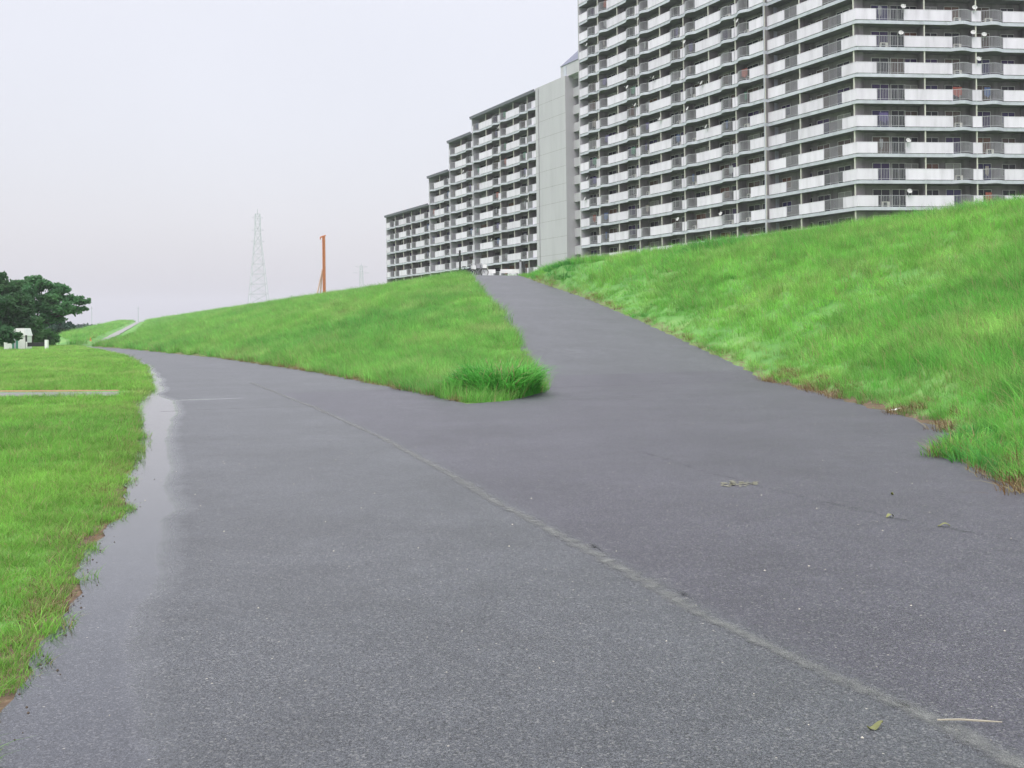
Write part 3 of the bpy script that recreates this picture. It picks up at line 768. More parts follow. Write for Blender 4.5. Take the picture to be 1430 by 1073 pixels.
# ------------------------------------------------------------------ distant pylons, pile driver, poles
def lattice(P, legs_w, levels, r, armlist=()):
    """list of meshes: legs, braces, arms"""
    legs = MB(); br = MB(); ar = MB()
    H = levels[-1]
    def w(z): return np.interp(z, *legs_w) / 2
    for sx in (-1, 1):
        for sy in (-1, 1):
            for a, b_ in zip(levels[:-1], levels[1:]): legs.bar((sx * w(a), sy * w(a), a), (sx * w(b_), sy * w(b_), b_), r, n=4)
    for a, b_ in zip(levels[:-1], levels[1:]):
        for sy in (-1, 1):
            br.bar((-w(a), sy * w(a), a), (w(b_), sy * w(b_), b_), r * .55, n=3); br.bar((w(a), sy * w(a), a), (-w(b_), sy * w(b_), b_), r * .55, n=3)
            br.bar((sy * w(a), -w(a), a), (sy * w(b_), w(b_), b_), r * .55, n=3)
        for sy in (-1, 1): br.bar((-w(b_), sy * w(b_), b_), (w(b_), sy * w(b_), b_), r * .6, n=3)
    for z, L in armlist:
        for sx in (-1, 1):
            ar.bar((0, 0, z + 1.2), (sx * L, 0, z), r * .6, n=3); ar.bar((0, 0, z - .6), (sx * L, 0, z), r * .6, n=3)
    return legs, br, ar
def pylon(px, ytop, Y, wbase, wtop, label, arms, r):
    p = at(px, ytop, Y); H = p.z + .1
    e = empty('pylon', (p.x, Y, -.1), .35); tag(e, label, 'pylon', 'pylons fading in the mist')
    lv = list(np.linspace(0, H * .96, 13))
    L, B_, A_ = lattice(e, ([0, H * .3, H * .78, H], [wbase, wbase * .72, wtop * 1.3, wtop]), lv, r, [(H * a, l) for a, l in arms])
    L.build('leg_frame', M['steel'], e); B_.build('bracing', M['steel'], e); 
    if arms: A_.build('crossarm', M['steel'], e)
    m = MB(); m.bar((0, 0, H * .95), (0, 0, H), r, n=4); m.build('tip', M['steel'], e)
pylon(359.5, 292, 640, 14.5, 2.6, 'tall pale lattice pylon standing alone left of the orange mast', [(.93, 3.2), (.83, 3.6), (.74, 4.0)], .15)
pylon(504.5, 368, 1000, 9, 2.2, 'small faint lattice pylon between the orange mast and stepped block', [(.95, 6), (.86, 8)], .16)

Ym = 260; p = at(452, 329.5, Ym); H = p.z + .1
e = empty('pile_driver', (p.x, Ym, -.1)); tag(e, 'orange pile driver mast with pale raking stays rising behind the levee', 'pile driver')
m = MB(); 
for sx in (-.22, .22):
    for sy in (-.22, .22): m.bar((sx, sy, 0), (sx, sy, H), .13, n=5)
for j in range(40):
    z = H * j / 40; zz = H * (j + 1) / 40; s_ = 1 if j % 2 else -1
    m.bar((-.22 * s_, -.3, z), (.22 * s_, -.3, zz), .07, n=4); m.bar((-.22 * s_, .3, z), (.22 * s_, .3, zz), .07, n=4); m.bar((-.3, -.3, z), (.3, -.3, z), .06, n=4)
m.box(-.16, .16, -.16, .16, 0, H); m.build('mast', M['orange'], e)
m = MB(); m.bar((-.9, 0, H - .4), (.5, 0, H + .1), .18); m.bar((-.8, 0, H - .4), (-.8, 0, H - .9), .14); m.build('mast_head', M['orange'], e)
for dx, dy in ((-3.5, -.8), (-2.0, .9)):
    m = MB(); m.bar((-.4, 0, H * .67), (dx, dy, 2), .19); m.bar((-.4, 0, H * .67), (dx * 1.05, dy * 1.5, 1), .05); m.build('raking_stay', M['palepipe'], e)
m = MB(); m.box(-5, 1.2, -1.8, 1.8, 1.2, 4.2); m.box(-5.4, 1.6, -2.1, -1.3, 0.1, 1.1); m.box(-5.4, 1.6, 1.3, 2.1, 0.1, 1.1); m.build('crawler_body', M['orange'], e)

for (px, ytop, Y, lab) in ((128, 428, 520, 'thin utility pole beside the tree tips'), (193, 428, 560, 'thin utility pole above the top of the far ramp'), (407, 412, 330, 'short thin pole left of the orange mast')):
    p = at(px, ytop, Y); e = empty('utility_pole', (p.x, Y, -.1)); tag(e, lab, 'utility pole', 'distant utility poles')
    m = MB(); m.bar((0, 0, 0), (0, 0, p.z), .16, .12, 6); m.build('pole', M['steel'], e)
    m = MB(); m.bar((-.8, 0, p.z - 1), (.8, 0, p.z - 1), .06, n=4); m.build('crossarm', M['steel'], e)

# ------------------------------------------------------------------ trees
def leaves(mb_pts, centre, rad, count, size, rr, flat=.75):
    V = []; Fc = []
    c = np.array(centre)
    d = rr.normal(size=(count, 3)); d /= np.linalg.norm(d, axis=1)[:, None]
    r_ = rr.random(count) ** .45
    lump = 1 + .22 * np.sin(d[:, 0] * 5 + c[0]) * np.sin(d[:, 2] * 6 + c[2]) + .15 * np.sin(d[:, 1] * 9 + c[1])
    p = c + d * (r_ * lump)[:, None] * np.array([rad, rad, rad * flat])
    a = rr.normal(size=(count, 3)); a /= np.linalg.norm(a, axis=1)[:, None]
    b_ = np.cross(a, rr.normal(size=(count, 3))); b_ /= np.linalg.norm(b_, axis=1)[:, None]
    sz = size * (.6 + .8 * rr.random(count))[:, None]
    mb_pts.append(np.stack([p + a * sz, p + b_ * sz * .55, p - a * sz, p - b_ * sz * .55], 1))
def leaf_mesh(name, lst, mat):
    q = np.concatenate(lst).reshape(-1, 3); n4 = len(q)
    me = bpy.data.meshes.new(name); me.vertices.add(n4); me.vertices.foreach_set('co', q.ravel())
    me.loops.add(n4); me.loops.foreach_set('vertex_index', np.arange(n4, dtype=np.int32))
    me.polygons.add(n4 // 4); me.polygons.foreach_set('loop_start', np.arange(0, n4, 4, dtype=np.int32)); me.polygons.foreach_set('loop_total', np.full(n4 // 4, 4, dtype=np.int32))
    me.update(calc_edges=True); me.materials.append(mat); return me
def tree(name, base, clumps, label, cat, mat, leaf=.2, dens=420, trunk_r=.28, seed=1, group=None, flat=.75):
    rr = np.random.default_rng(seed)
    e = empty(name, base); tag(e, label, cat, group)
    base = Vector(base); lst = []; tr = MB()
    cs = [(Vector(c) - base, r_) for c, r_ in clumps]
    hmin = min(c.z - r_ for c, r_ in cs); cx = sum((c for c, _ in cs), Vector()) / len(cs)
    fork = Vector((cx.x * .25, cx.y * .25, max(.6, cx.z * .42)))
    tr.tube([(0, 0, -.2), (fork.x * .4, fork.y * .4, fork.z * .5), tuple(fork)], [trunk_r * 1.25, trunk_r, trunk_r * .8], 8)
    for c, r_ in cs:
        mid = fork.lerp(c, .5) + Vector((0, 0, .25 * r_)); 
        tr.tube([tuple(fork), tuple(mid), tuple(c)], [trunk_r * .5, trunk_r * .28, trunk_r * .1], 5)
        n_sub = max(3, int(r_ * 4))
        leaves(lst, tuple(c), r_ * .8, int(dens * r_ * r_ * .55), leaf, rr, flat)
        for j in range(n_sub):
            d = Vector(rr.normal(size=3)); d.normalize(); d.z = abs(d.z) * .8 - .15
            cc = c + d * r_ * .85; leaves(lst, tuple(cc), r_ * rr.uniform(.25, .45), int(dens * r_ * r_ * .10) + 20, leaf, rr, .7)
    tr.build('trunk', M['bark'], e)
    link('crown', leaf_mesh('crown', lst, mat), e)
    return e
def cl(lst, Y): return [(at(px, py, Y + dy), r_ * 1.16) for px, py, r_, dy in lst]
Y1 = 126
tree('spreading_tree', (at(40, 480, Y1).x, Y1, 0), cl([(46, 391, .85, 0), (30, 398, 1.0, 1), (60, 398, 1.1, 0), (40, 410, 1.4, -1), (78, 402, .9, 1), (92, 405, .7, 0), (75, 418, 1.3, 0), (98, 418, 1.0, 1), (112, 421, .75, 0), (122, 422, .5, 0), (55, 428, 1.5, 0), (90, 432, 1.2, -1), (106, 434, .8, 0), (70, 444, 1.1, 0), (116, 432, .5, 1), (55, 455, .9, 0), (84, 445, .7, 1)], Y1),
     'dark broad tree with layered branches reaching right over the lawn', 'tree', M['leaf'], .17, 620, .3, 3, 'trees by the lawn', .62)
Y2 = 119
tree('leafy_tree', (at(-6, 484, Y2).x, Y2, 0), cl([(3, 385, .6, 0), (-6, 395, 1.2, 0), (10, 405, 1.5, 0), (-20, 410, 1.8, 1), (22, 422, 1.5, 0), (5, 430, 1.9, -1), (-22, 440, 1.9, 0), (32, 440, 1.4, 0), (42, 452, 1.2, 0), (15, 450, 1.6, 0), (-5, 462, 1.6, -1), (4, 476, 1.0, -1.5), (30, 462, 1.1, .8), (47, 460, .8, .5), (12, 466, .8, -21.5), (24, 470, .45, -21.5), (2, 470, .8, -21.5), (14, 476, .4, -21.5)], Y2),
     'dense dark tree at the left edge overhanging the white shed', 'tree', M['leaf'], .17, 620, .32, 5, 'trees by the lawn', .8)
Y3 = 130
tree('round_bush', (at(62, 485, Y3).x, Y3, 0), cl([(54, 468, 1.1, 0), (66, 470, 1.1, 0), (73, 476, .8, 0), (60, 479, 1.0, -.3), (70, 480, .7, -.3), (50, 480, .9, 0)], Y3), 'rounded brighter green bush behind the black rail', 'bush', M['leaf_bush'], .13, 900, .1, 6)
Y4 = 190
tree('dark_tree', (at(88, 474, Y4).x, Y4, 0), cl([(84, 458, 1.6, 0), (95, 457, 1.1, 0), (78, 463, 1.3, 0), (90, 465, 1.6, 0), (98, 465, .9, 0), (72, 452, .9, 0)], Y4), 'small dark tree behind the bush where the far treeline starts', 'tree', M['leaf_far'], .22, 420, .2, 8, 'trees by the lawn')
# far wood
lst = []; rr = np.random.default_rng(5)
for i in range(90):
    px = 60 + 86 * (i / 90) + rr.normal() * 1.5; Y = 420 + rr.random() * 60
    top = 455.5 + 2.5 * math.sin(px * .09) * .4 + (0 if px < 142 else (px - 142) * .35)
    c = at(px, top + 4 + rr.random() * 5, Y); leaves(lst, (c.x, c.y, c.z), 2.4, 150, .5, rr, .8)
o = link('far_wood', leaf_mesh('far_wood', lst, M['leaf_far'])); tag(o, 'dark distant line of woods on the horizon at left', kind='stuff')

# ------------------------------------------------------------------ shed, rail, cone
p = ground(21, 489.5, .03); Y = p.y
e = empty('shed', (p.x, Y, .02)); tag(e, 'small white shed with green door edges under the trees', 'shed')
w2 = 15.5 / F * Y
m = MB(); m.box(-w2, w2, 0, 1.2, .02, 1.35); m.poly([(-w2 - .05, -.08, 1.35), (w2 + .05, -.08, 1.35), (w2 + .05, 1.3, 1.35), (-w2 - .05, 1.3, 1.35), (w2 * .15, -.08, 2.05), (w2 * .85, -.08, 2.05), (w2 * .85, 1.3, 2.05), (w2 * .15, 1.3, 2.05)], [(0,3,2,1),(4,5,6,7),(0,1,5,4),(1,2,6,5),(2,3,7,6),(3,0,4,7)]); m.build('wall', M['white'], e)
for x in (-.25, .12):
    m = MB(); m.box(x, x + .16, -.03, 0, .05, 1.3); m.build('door_edge', M['green'], e)
m = MB(); m.box(-.09, .12, -.02, 0, .08, 1.25); m.build('door', M['slab'], e)
m = MB(); m.box(w2 - .02, w2 + .1, -.1, .02, 0, 1.4); m.build('corner_post', M['black'], e)
p = ground(64, 489, .03)
e = empty('barrier_rail', (p.x, p.y, .02)); tag(e, 'low black barrier rail ending in a white post beside the shed', 'barrier rail')
L = 26 / F * p.y
m = MB(); m.box(-L, 0, -.06, .06, .35, .72); m.build('rail', M['black'], e)
m = MB(); m.box(-.05, .22, -.13, .13, 0, .95); m.build('post', M['white'], e)
m = MB(); m.box(-L - .1, -L + .05, -.08, .08, 0, .8); m.build('post', M['white'], e)

p = ground(126.5, 482, .02)
e = empty('traffic_cone', (p.x, p.y, .03)); tag(e, 'orange traffic cone where the road meets the far ramp', 'traffic cone')
m = MB(); m.bar((0, 0, .04), (0, 0, .95), .27, .05, 12); m.build('cone_body', M['cone'], e)
m = MB(); m.box(-.32, .32, -.32, .32, 0, .05); m.build('base_plate', M['rubber'], e)

# ------------------------------------------------------------------ things at the top of the ramp
Yt = 84.5
def top(px, dy=0): p = at(px, 384, Yt + dy); return (p.x, Yt + dy, HC + .03)
def barrier(px0, px1, dy, label, mat='white', h=.55):
    a = Vector(top(px0, dy)); b_ = Vector(top(px1, dy)); e = empty('road_barrier', (a + b_) / 2); tag(e, label, 'barrier', 'low barriers across the ramp top')
    L = (b_ - a).length / 2
    m = MB(); m.box(-L, L, -.05, .05, h * .45, h); m.build('rail', M[mat], e)
    for x in (-L + .1, L - .1):
        m = MB(); m.bar((x, .1, -.1), (x, .1, h * .95), .05, n=6); m.build('post', M['rail'], e)
barrier(671, 692, .3, 'left of two low white barrier rails crossing the ramp top')
barrier(699, 724, .3, 'right of two low white barrier rails crossing the ramp top')
for px, h, lab in ((642.5, 2.0, 'tall dark post standing left of the parked bicycles'), (727, 1.15, 'slim pale bollard at the right end of the barriers'), (731.5, 1.1, 'dark bollard beside the pale one at right edge of the ramp')):
    e = empty('bollard', top(px, .2)); tag(e, lab, 'post', 'posts at the ramp top')
    m = MB(); m.bar((0, 0, -.2), (0, 0, h), .09 if h < 1.5 else .08, n=8); m.build('shaft', M['rail'] if '727' in str(px) else M['black'], e)
    m = MB(); m.bar((0, 0, h), (0, 0, h + .1), .11, .06, n=8); m.build('cap', M['black'], e)
# bicycles
def ring(m, c, R, r, n=20, ax='y'):
    for i in range(n):
        a = 2 * math.pi * i / n; b_ = 2 * math.pi * (i + 1) / n
        m.bar((c[0] + R * math.cos(a), c[1], c[2] + R * math.sin(a)), (c[0] + R * math.cos(b_), c[1], c[2] + R * math.sin(b_)), r, n=5)
def bicycle(loc, rz, label, frame, basket):
    e = empty('bicycle', loc, rz); tag(e, label, 'bicycle', 'bicycles parked at the ramp top')
    for x in (-.53, .53):
        m = MB(); ring(m, (x, 0, .33), .31, .022); w_ = m.build('wheel', M['rubber'], e)
        m = MB()
        for k in range(8):
            a = math.pi * k / 4; m.bar((x, 0, .33), (x + .3 * math.cos(a), 0, .33 + .3 * math.sin(a)), .004, n=3)
        m.bar((x, -.05, .33), (x, .05, .33), .03); m.build('spokes', M['rail'], w_)
    m = MB()
    for a, b_ in (((-.53, 0, .33), (-.08, 0, .28)), ((-.53, 0, .33), (-.2, 0, .72)), ((-.08, 0, .28), (-.22, 0, .78)), ((-.08, 0, .28), (.36, 0, .72)), ((-.18, 0, .62), (.36, 0, .76)), ((.36, 0, .66), (.53, 0, .33)), ((.36, 0, .66), (.32, 0, .98))): m.bar(a, b_, .02)
    m.build('frame', frame, e)
    m = MB(); m.box(-.36, -.12, -.09, .09, .80, .87); m.build('saddle', M['black'], e)
    m = MB(); m.bar((.32, 0, .98), (.32, -.27, 1.02), .015); m.bar((.32, 0, .98), (.32, .27, 1.02), .015); m.bar((.32, -.27, 1.02), (.14, -.27, 1.0), .018); m.bar((.32, .27, 1.02), (.14, .27, 1.0), .018); m.build('handlebar', M['rail'], e)
    if basket:
        m = MB()
        for (x0, x1, y0, y1) in ((.38, .72, -.17, -.16), (.38, .72, .16, .17), (.38, .39, -.17, .17), (.71, .72, -.17, .17)): m.box(x0, x1, y0, y1, .66, .95)
        m.box(.38, .72, -.17, .17, .65, .66); m.build('basket', basket, e)
t1, t2, t3 = top(652, -.5), top(659, .4), top(667, .1)
bicycle((t1[0], t1[1], t1[2] - .1), .5, 'dark bicycle with white basket leaning at the left of the ramp top', M['darkblue'], M['white'])
bicycle((t2[0], t2[1], t2[2]), -.3, 'black bicycle in the middle of the parked three', M['black'], M['rail'])
bicycle((t3[0], t3[1], t3[2]), .15, 'silver bicycle nearest the white barriers', M['rail'], M['white'])

# ------------------------------------------------------------------ grass: tufts scattered as instances, one object per kind of ground cover
hidden = bpy.data.collections.new('tuft_sources')      # not linked to the scene
def tuft(name, blades, h0, h1, rad, width, mat, lean=.5, droop=.5, seed=0, dry=0.0, seedheads=0):
    rr = random.Random(seed); V = []; Fc = []; D = []; T = []
    for i in range(blades):
        tone = rr.random() ** 1.6
        a = rr.random() * 6.283; r_ = rad * math.sqrt(rr.random()); x, y = r_ * math.cos(a), r_ * math.sin(a)
        h = rr.uniform(h0, h1); la = a + rr.gauss(0, .8); ln = lean * rr.random() * h; dr = droop * rr.random()
        w_ = width * rr.uniform(.6, 1.2); wa = rr.random() * 3.14; wx, wy = math.cos(wa) * w_ / 2, math.sin(wa) * w_ / 2
        b0 = len(V); segs = 3
        isdry = 1.0 if rr.random() < dry else 0.0
        for k in range(segs + 1):
            t_ = k / segs; zz = h * t_ * (1 - dr * .35 * t_ * t_); off = ln * (t_ ** 1.8) * (1 + dr)
            cx_, cy_ = x + math.cos(la) * off, y + math.sin(la) * off; s_ = (1 - t_ ** 1.6)
            if k < segs: V += [(cx_ - wx * s_, cy_ - wy * s_, zz), (cx_ + wx * s_, cy_ + wy * s_, zz)]; D += [isdry, isdry]
            else: V.append((cx_, cy_, zz)); D.append(min(1, isdry + .15))
        T += [tone] * (2 * segs + 1)
        for k in range(segs - 1): Fc.append((b0 + 2 * k, b0 + 2 * k + 1, b0 + 2 * k + 3, b0 + 2 * k + 2))
        Fc.append((b0 + 2 * segs - 2, b0 + 2 * segs - 1, b0 + 2 * segs))
    me = bpy.data.meshes.new(name); me.from_pydata(V, [], Fc); me.materials.append(mat)
    a = me.attributes.new('dry', 'FLOAT', 'POINT'); a.data.foreach_set('value', D)
    a = me.attributes.new('tone', 'FLOAT', 'POINT'); a.data.foreach_set('value', T)
    return bpy.data.objects.new(name, me)
def scatter(name, label, objs, pts, rotz, tilt, scale, idx):
    col = bpy.data.collections.new(name + '_set')
    for i, o in enumerate(objs): o.name = 'a%02d_%s' % (i, name); col.objects.link(o)
    me = bpy.data.meshes.new(name); me.vertices.add(len(pts)); me.vertices.foreach_set('co', np.asarray(pts, np.float32).ravel())
    a = me.attributes.new('rot', 'FLOAT_VECTOR', 'POINT'); a.data.foreach_set('vector', np.stack([tilt[:, 0], tilt[:, 1], rotz], 1).astype(np.float32).ravel())
    a = me.attributes.new('scl', 'FLOAT_VECTOR', 'POINT'); a.data.foreach_set('vector', np.asarray(scale, np.float32).ravel())
    a = me.attributes.new('idx', 'INT', 'POINT'); a.data.foreach_set('value', idx.astype(np.int32))
    o = link(name, me); tag(o, label, kind='stuff')
    ng = bpy.data.node_groups.new(name, 'GeometryNodeTree')
    ng.interface.new_socket('Geometry', in_out='INPUT', socket_type='NodeSocketGeometry'); ng.interface.new_socket('Geometry', in_out='OUTPUT', socket_type='NodeSocketGeometry')
    gi = ng.nodes.new('NodeGroupInput'); go = ng.nodes.new('NodeGroupOutput')
    ip = ng.nodes.new('GeometryNodeInstanceOnPoints'); ci = ng.nodes.new('GeometryNodeCollectionInfo')
    ci.inputs['Collection'].default_value = col; ci.inputs['Separate Children'].default_value = True; ci.inputs['Reset Children'].default_value = True
    ip.inputs['Pick Instance'].default_value = True
    def attr(n_, ty):
        x_ = ng.nodes.new('GeometryNodeInputNamedAttribute'); x_.data_type = ty; x_.inputs['Name'].default_value = n_; return x_.outputs[0]
    L_ = ng.links.new
    L_(gi.outputs[0], ip.inputs['Points']); L_(ci.outputs[0], ip.inputs['Instance']); L_(attr('idx', 'INT'), ip.inputs['Instance Index'])
    L_(attr('rot', 'FLOAT_VECTOR'), ip.inputs['Rotation']); L_(attr('scl', 'FLOAT_VECTOR'), ip.inputs['Scale']); L_(ip.outputs[0], go.inputs[0])
    md = o.modifiers.new('scatter', 'NODES'); md.node_group = ng
    return o
def sample(s0, s1, n0, n1, dens, keep=None):
    n_ = int((s1 - s0) * (n1 - n0) * dens)
    s = s0 + rng.random(n_) * (s1 - s0); n = n0 + rng.random(n_) * (n1 - n0)
    x, y = xy(s, n)
    vis = (y > 1.5); z = HH(s, n)
    u = x / np.maximum(y, .1) * F + 715; v = V0 - (z - CZ) / np.maximum(y, .1) * F
    vis &= (u > -260) & (u < 1690) & (v < 1250)
    if keep is not None: vis &= keep(s, n)
    return s[vis], n[vis]
def pack(sets, nobj, smin, smax, patch=.0, tl=.12, lift=-.01):
    s = np.concatenate([a for a, b_, c in sets]); n = np.concatenate([b_ for a, b_, c in sets]); k = np.concatenate([np.full(len(a), c) for a, b_, c in sets])
    x, y = xy(s, n); z = HH(s, n) + lift
    sc = (smin + (smax - smin) * rng.random(len(s))) * k
    pt = 1 + patch * bumps(s * 2.1 + 5, n * 2.3 + 9)
    return np.stack([x, y, z], 1), rng.random(len(s)) * 6.283, rng.normal(size=(len(s), 2)) * tl, np.stack([sc, sc, sc * pt], 1), rng.integers(0, nobj, len(s))

def right_ok(s, n): return (n > nr(s) + .05) & (n < 36.5)
tall = [tuft('t', 60, .22, .48, .30, .011, M['grass_tall'], .7, .9, i, .05) for i in range(4)] + [tuft('t', 45, .25, .58, .26, .013, M['grass_tall'], .8, 1, 10 + i, .12) for i in range(2)]
sets = [(*sample(-6, 22, 5, 37, 22, right_ok), 1.0), (*sample(22, 45, 16, 37, 11, right_ok), 1.15), (*sample(45, 80, 24, 37, 6, right_ok), 1.4), ]
P = pack(sets, len(tall), .65, 1.05, .35)
# shorter at the cut edge
s_, n_ = sn(P[0][:, 0], P[0][:, 1]); e_ = np.clip((n_ - nr(s_)) / 1.4, .62, 1); P[3][:] *= e_[:, None]
scatter('tall_grass', 'tall unmown grass covering the right levee slope', tall, *P)
def wedge_ok(s, n): return ~((s < 22.2) & (s > 20.4) & (n > 9.0)) & (n > nf(s) + .1) & (n < np.where(s < 84, nl(s) - .05, 37)) & ~((s > 130) & (n > fr_n(s) - 1.0) & (n < fr_n(s) + 5.2)) & ~((s > 84) & (n > 32.2) & (n < 35.4))
mid = [tuft('m', 60, .16, .44, .24, .011, M['grass_mid'], .8, .9, 30 + i, .08) for i in range(4)]
sets = [(*sample(19.5, 40, 6, 20, 24, wedge_ok), 1.0), (*sample(40, 78, 7, 32, 10, wedge_ok), 1.3), (*sample(78, 130, 3, 37, 4, wedge_ok), 1.9), (*sample(130, 240, 2, 36, 1.2, wedge_ok), 2.8), (*sample(240, 520, 4, 37, .35, wedge_ok), 4.2)]
cr_ = lambda s, n: wedge_ok(s, n) & (n > 29.3) & (n < 32.5) & (bumps(s * .9 + 3, n * .2) > -.1)
sets += [(*sample(45, 130, 29, 33, 3, cr_), 1.7), (*sample(130, 330, 29, 33, .7, cr_), 2.6)]
P = pack(sets, len(mid), .6, 1.25, .55)
P[3][:, 2] = np.minimum(P[3][:, 2], 2.0)
s_, n_ = sn(P[0][:, 0], P[0][:, 1]); P[3][:, 2] *= np.where((s_ < 23.5) & (n_ > 7), 1.25, 1)
scatter('slope_grass', 'green grass covering the left levee slope', mid, *P)
edgeblade = lambda s, n: n < lf(s) - .05 + .07 * np.sin(s * 5.1) * np.sin(s * 1.7)
lawn = [tuft('l', 70, .03, .075, .11, .0045, M['grass_lawn'], 1.0, .8, 50 + i, .08) for i in range(4)] + [tuft('l', 70, .04, .10, .12, .005, M['grass_lawn'], 1.1, .9, 60 + i, .15) for i in range(2)]
sets = [(*sample(1, 13, -7, 1.4, 190, edgeblade), 1.0), (*sample(13, 24, -16, 2.2, 75, edgeblade), 1.35), (*sample(24, 45, -32, 4, 26, edgeblade), 2.0), (*sample(45, 80, -60, 5, 9, edgeblade), 3.0), (*sample(80, 140, -95, 5, 2.6, edgeblade), 4.6), (*sample(140, 300, -120, 12, .5, lambda s, n: n < nf(s)), 8)]
P = pack(sets, len(lawn), .7, 1.2, .45)
pp = P[0]; pth = ~((pp[:, 0] < -9.3) & (np.abs(pp[:, 1] - (26.0 + (pp[:, 0] + 9.6) * -.18)) < 1.15))
P = tuple(a[pth] for a in P); P[3][:, 2] = np.minimum(P[3][:, 2], 2.2)
scatter('lawn_grass', 'short mown lawn left of the road', lawn, *P)
# dead brown grass and dark weeds at the asphalt edge
dead = [tuft('d', 50, .06, .22, .20, .008, M['grass_dead'], 1.3, 1, 80 + i, .3) for i in range(3)]
def band(s0, s1, f, d0, d1, dens):
    L = s1 - s0; k = int(L * (d1 - d0) * dens); s = s0 + rng.random(k) * L; return s, f(s) + d0 + rng.random(k) * (d1 - d0)
clump = lambda q, ph, th: (lambda v: v > th)(np.sin(q[0] * 1.1 + ph) + np.sin(q[0] * .37 + ph * 2) + np.sin(q[0] * 2.9 + ph))
b1 = band(2, 24, nr, -.1, .6, 20); m1 = clump(b1, 0, -.5); b1 = (b1[0][m1], b1[1][m1])
b2 = band(20.5, 60, nf, -.02, .45, 14); b3 = band(1, 24, lf, -.34, -.06, 40); m3 = clump(b3, 2, .3); b3 = (b3[0][m3], b3[1][m3])
b4 = band(24, 76, nr, -.05, .35, 12); m4 = clump(b4, 1, .4); b4 = (b4[0][m4], b4[1][m4])
P = pack([(*b1, 1.0), (*b2, .9), (*b3, .45), (*b4, 1.3)], 3, .7, 1.2, .3)
scatter('dead_grass', 'brown dead grass fringing the asphalt edges', dead, *P)
# pale seed-headed stalks spread over the slopes
pale = [tuft('p', 16, .32, .60, .22, .007, M['grass_pale'], .6, 1, 90 + i, .2) for i in range(3)]
cl1 = lambda s, n: right_ok(s, n) & (bumps(s * 1.4, n * 1.4) > .25)
cl2 = lambda s, n: wedge_ok(s, n) & (bumps(s * 1.2 + 7, n * 1.6) > .4)
P = pack([(*sample(-4, 30, 5, 32, 1.1, cl1), 1.0), (*sample(30, 76, 18, 32, .5, cl1), 1.1), (*sample(20, 60, 8, 28, 1.2, cl2), .75)], 3, .7, 1.1, .2)
scatter('seeding_grass', 'pale seeding stalks among the slope grass', pale, *P)
weed = [tuft('w', 90, .10, .32, .24, .014, M['grass_dark'], 1.0, 1, 100 + i, .0) for i in range(3)]
wd1 = lambda s, n: right_ok(s, n) & (bumps(s * 1.9 + 20, n * 2 + 3) > .5)
crest_w = lambda s, n: (n > 30) & (n < 33) & (s < 77)
b5 = band(6.2, 10, nr, .0, .9, 26); b6 = band(14, 40, nr, .35, 1.2, 10)
P = pack([(*sample(-4, 60, 8, 33, .9, wd1), .9), (*sample(-6, 76, 30, 33, 2.5, lambda s, n: crest_w(s, n) & (bumps(s * 2.2, n) > .1) & right_ok(s, n)), 1.6), (*b5, .6)], 3, .7, 1.3, .3)
scatter('dark_weeds', 'darker broad-leaved weeds in patches on the right slope', weed, *P)

# ---- countable plants
def arching(name, base, n_, h0, h1, rad, width, mat, label, seed, dry=.05):
    e = empty(name, base); tag(e, label, 'plant'); base = Vector(base)
    rr = random.Random(seed); V = []; Fc = []; D = []; T = []
    for i in range(n_):
        tone = rr.random() ** 1.5
        a = rr.random() * 6.283; r_ = math.sqrt(rr.random()); x, y = rad[0] * r_ * math.cos(a), rad[1] * r_ * math.sin(a)
        g_s, g_n = sn(base.x + x, base.y + y)
        if seed == 1 and (g_n < float(nf(g_s)) + .04 or g_n > float(nl(g_s)) - .04 or g_s < 20.02): continue
        z0 = float(HH(g_s, g_n)) - base.z
        h = rr.uniform(h0, h1) * (1 - .5 * r_ * r_); la = a + rr.gauss(0, .9); ln = h * rr.uniform(.25, 1.05); w_ = width * rr.uniform(.5, 1.2)
        wa = la + 1.57 + rr.gauss(0, .3); wx, wy = math.cos(wa) * w_ / 2, math.sin(wa) * w_ / 2; b0 = len(V); isd = 1.0 if rr.random() < dry else 0
        K = 6
        for k in range(K + 1):
            t_ = k / K; off = ln * t_ ** 1.7; zz = z0 + h * (t_ - .42 * t_ ** 3.2 * min(1, ln / h * 1.3)); s_ = math.sin(math.pi * (t_ * .82 + .18)) ** .8
            V += [(x + math.cos(la) * off - wx * s_, y + math.sin(la) * off - wy * s_, zz), (x + math.cos(la) * off + wx * s_, y + math.sin(la) * off + wy * s_, zz)]; D += [isd, isd]; T += [tone, tone]
        for k in range(K): Fc.append((b0 + 2 * k, b0 + 2 * k + 1, b0 + 2 * k + 3, b0 + 2 * k + 2))
    me = bpy.data.meshes.new('leaf_blades'); me.from_pydata(V, [], Fc); me.materials.append(mat)
    a = me.attributes.new('dry', 'FLOAT', 'POINT'); a.data.foreach_set('value', D)
    a = me.attributes.new('tone', 'FLOAT', 'POINT'); a.data.foreach_set('value', T)
    o = link('leaf_blades', me, e); o['kind'] = 'stuff'; return e
M['reed'] = grass_mat('broad_grass', (.11, .41, .07), (.16, .50, .095), (.27, .56, .15), .5)
p = ground(700, 556); p.y += .35
arching('grass_clump', (p.x + .0, p.y + .35, 0), 3400, .45, 1.3, (1.2, 1.1), .032, M['reed'], 'tall dark clump of broad-bladed grass at the tip of the grass wedge', 1)
q_ = ground(1345, 640); arching('grass_clump', (q_.x, q_.y + .1, 0), 210, .15, .42, (.42, .3), .012, M['grass_tall'], 'arching pale grass clump spilling onto the asphalt at right', 2, .15)
q_ = at(703, 447, 45); s_, n_ = sn(q_.x, q_.y)
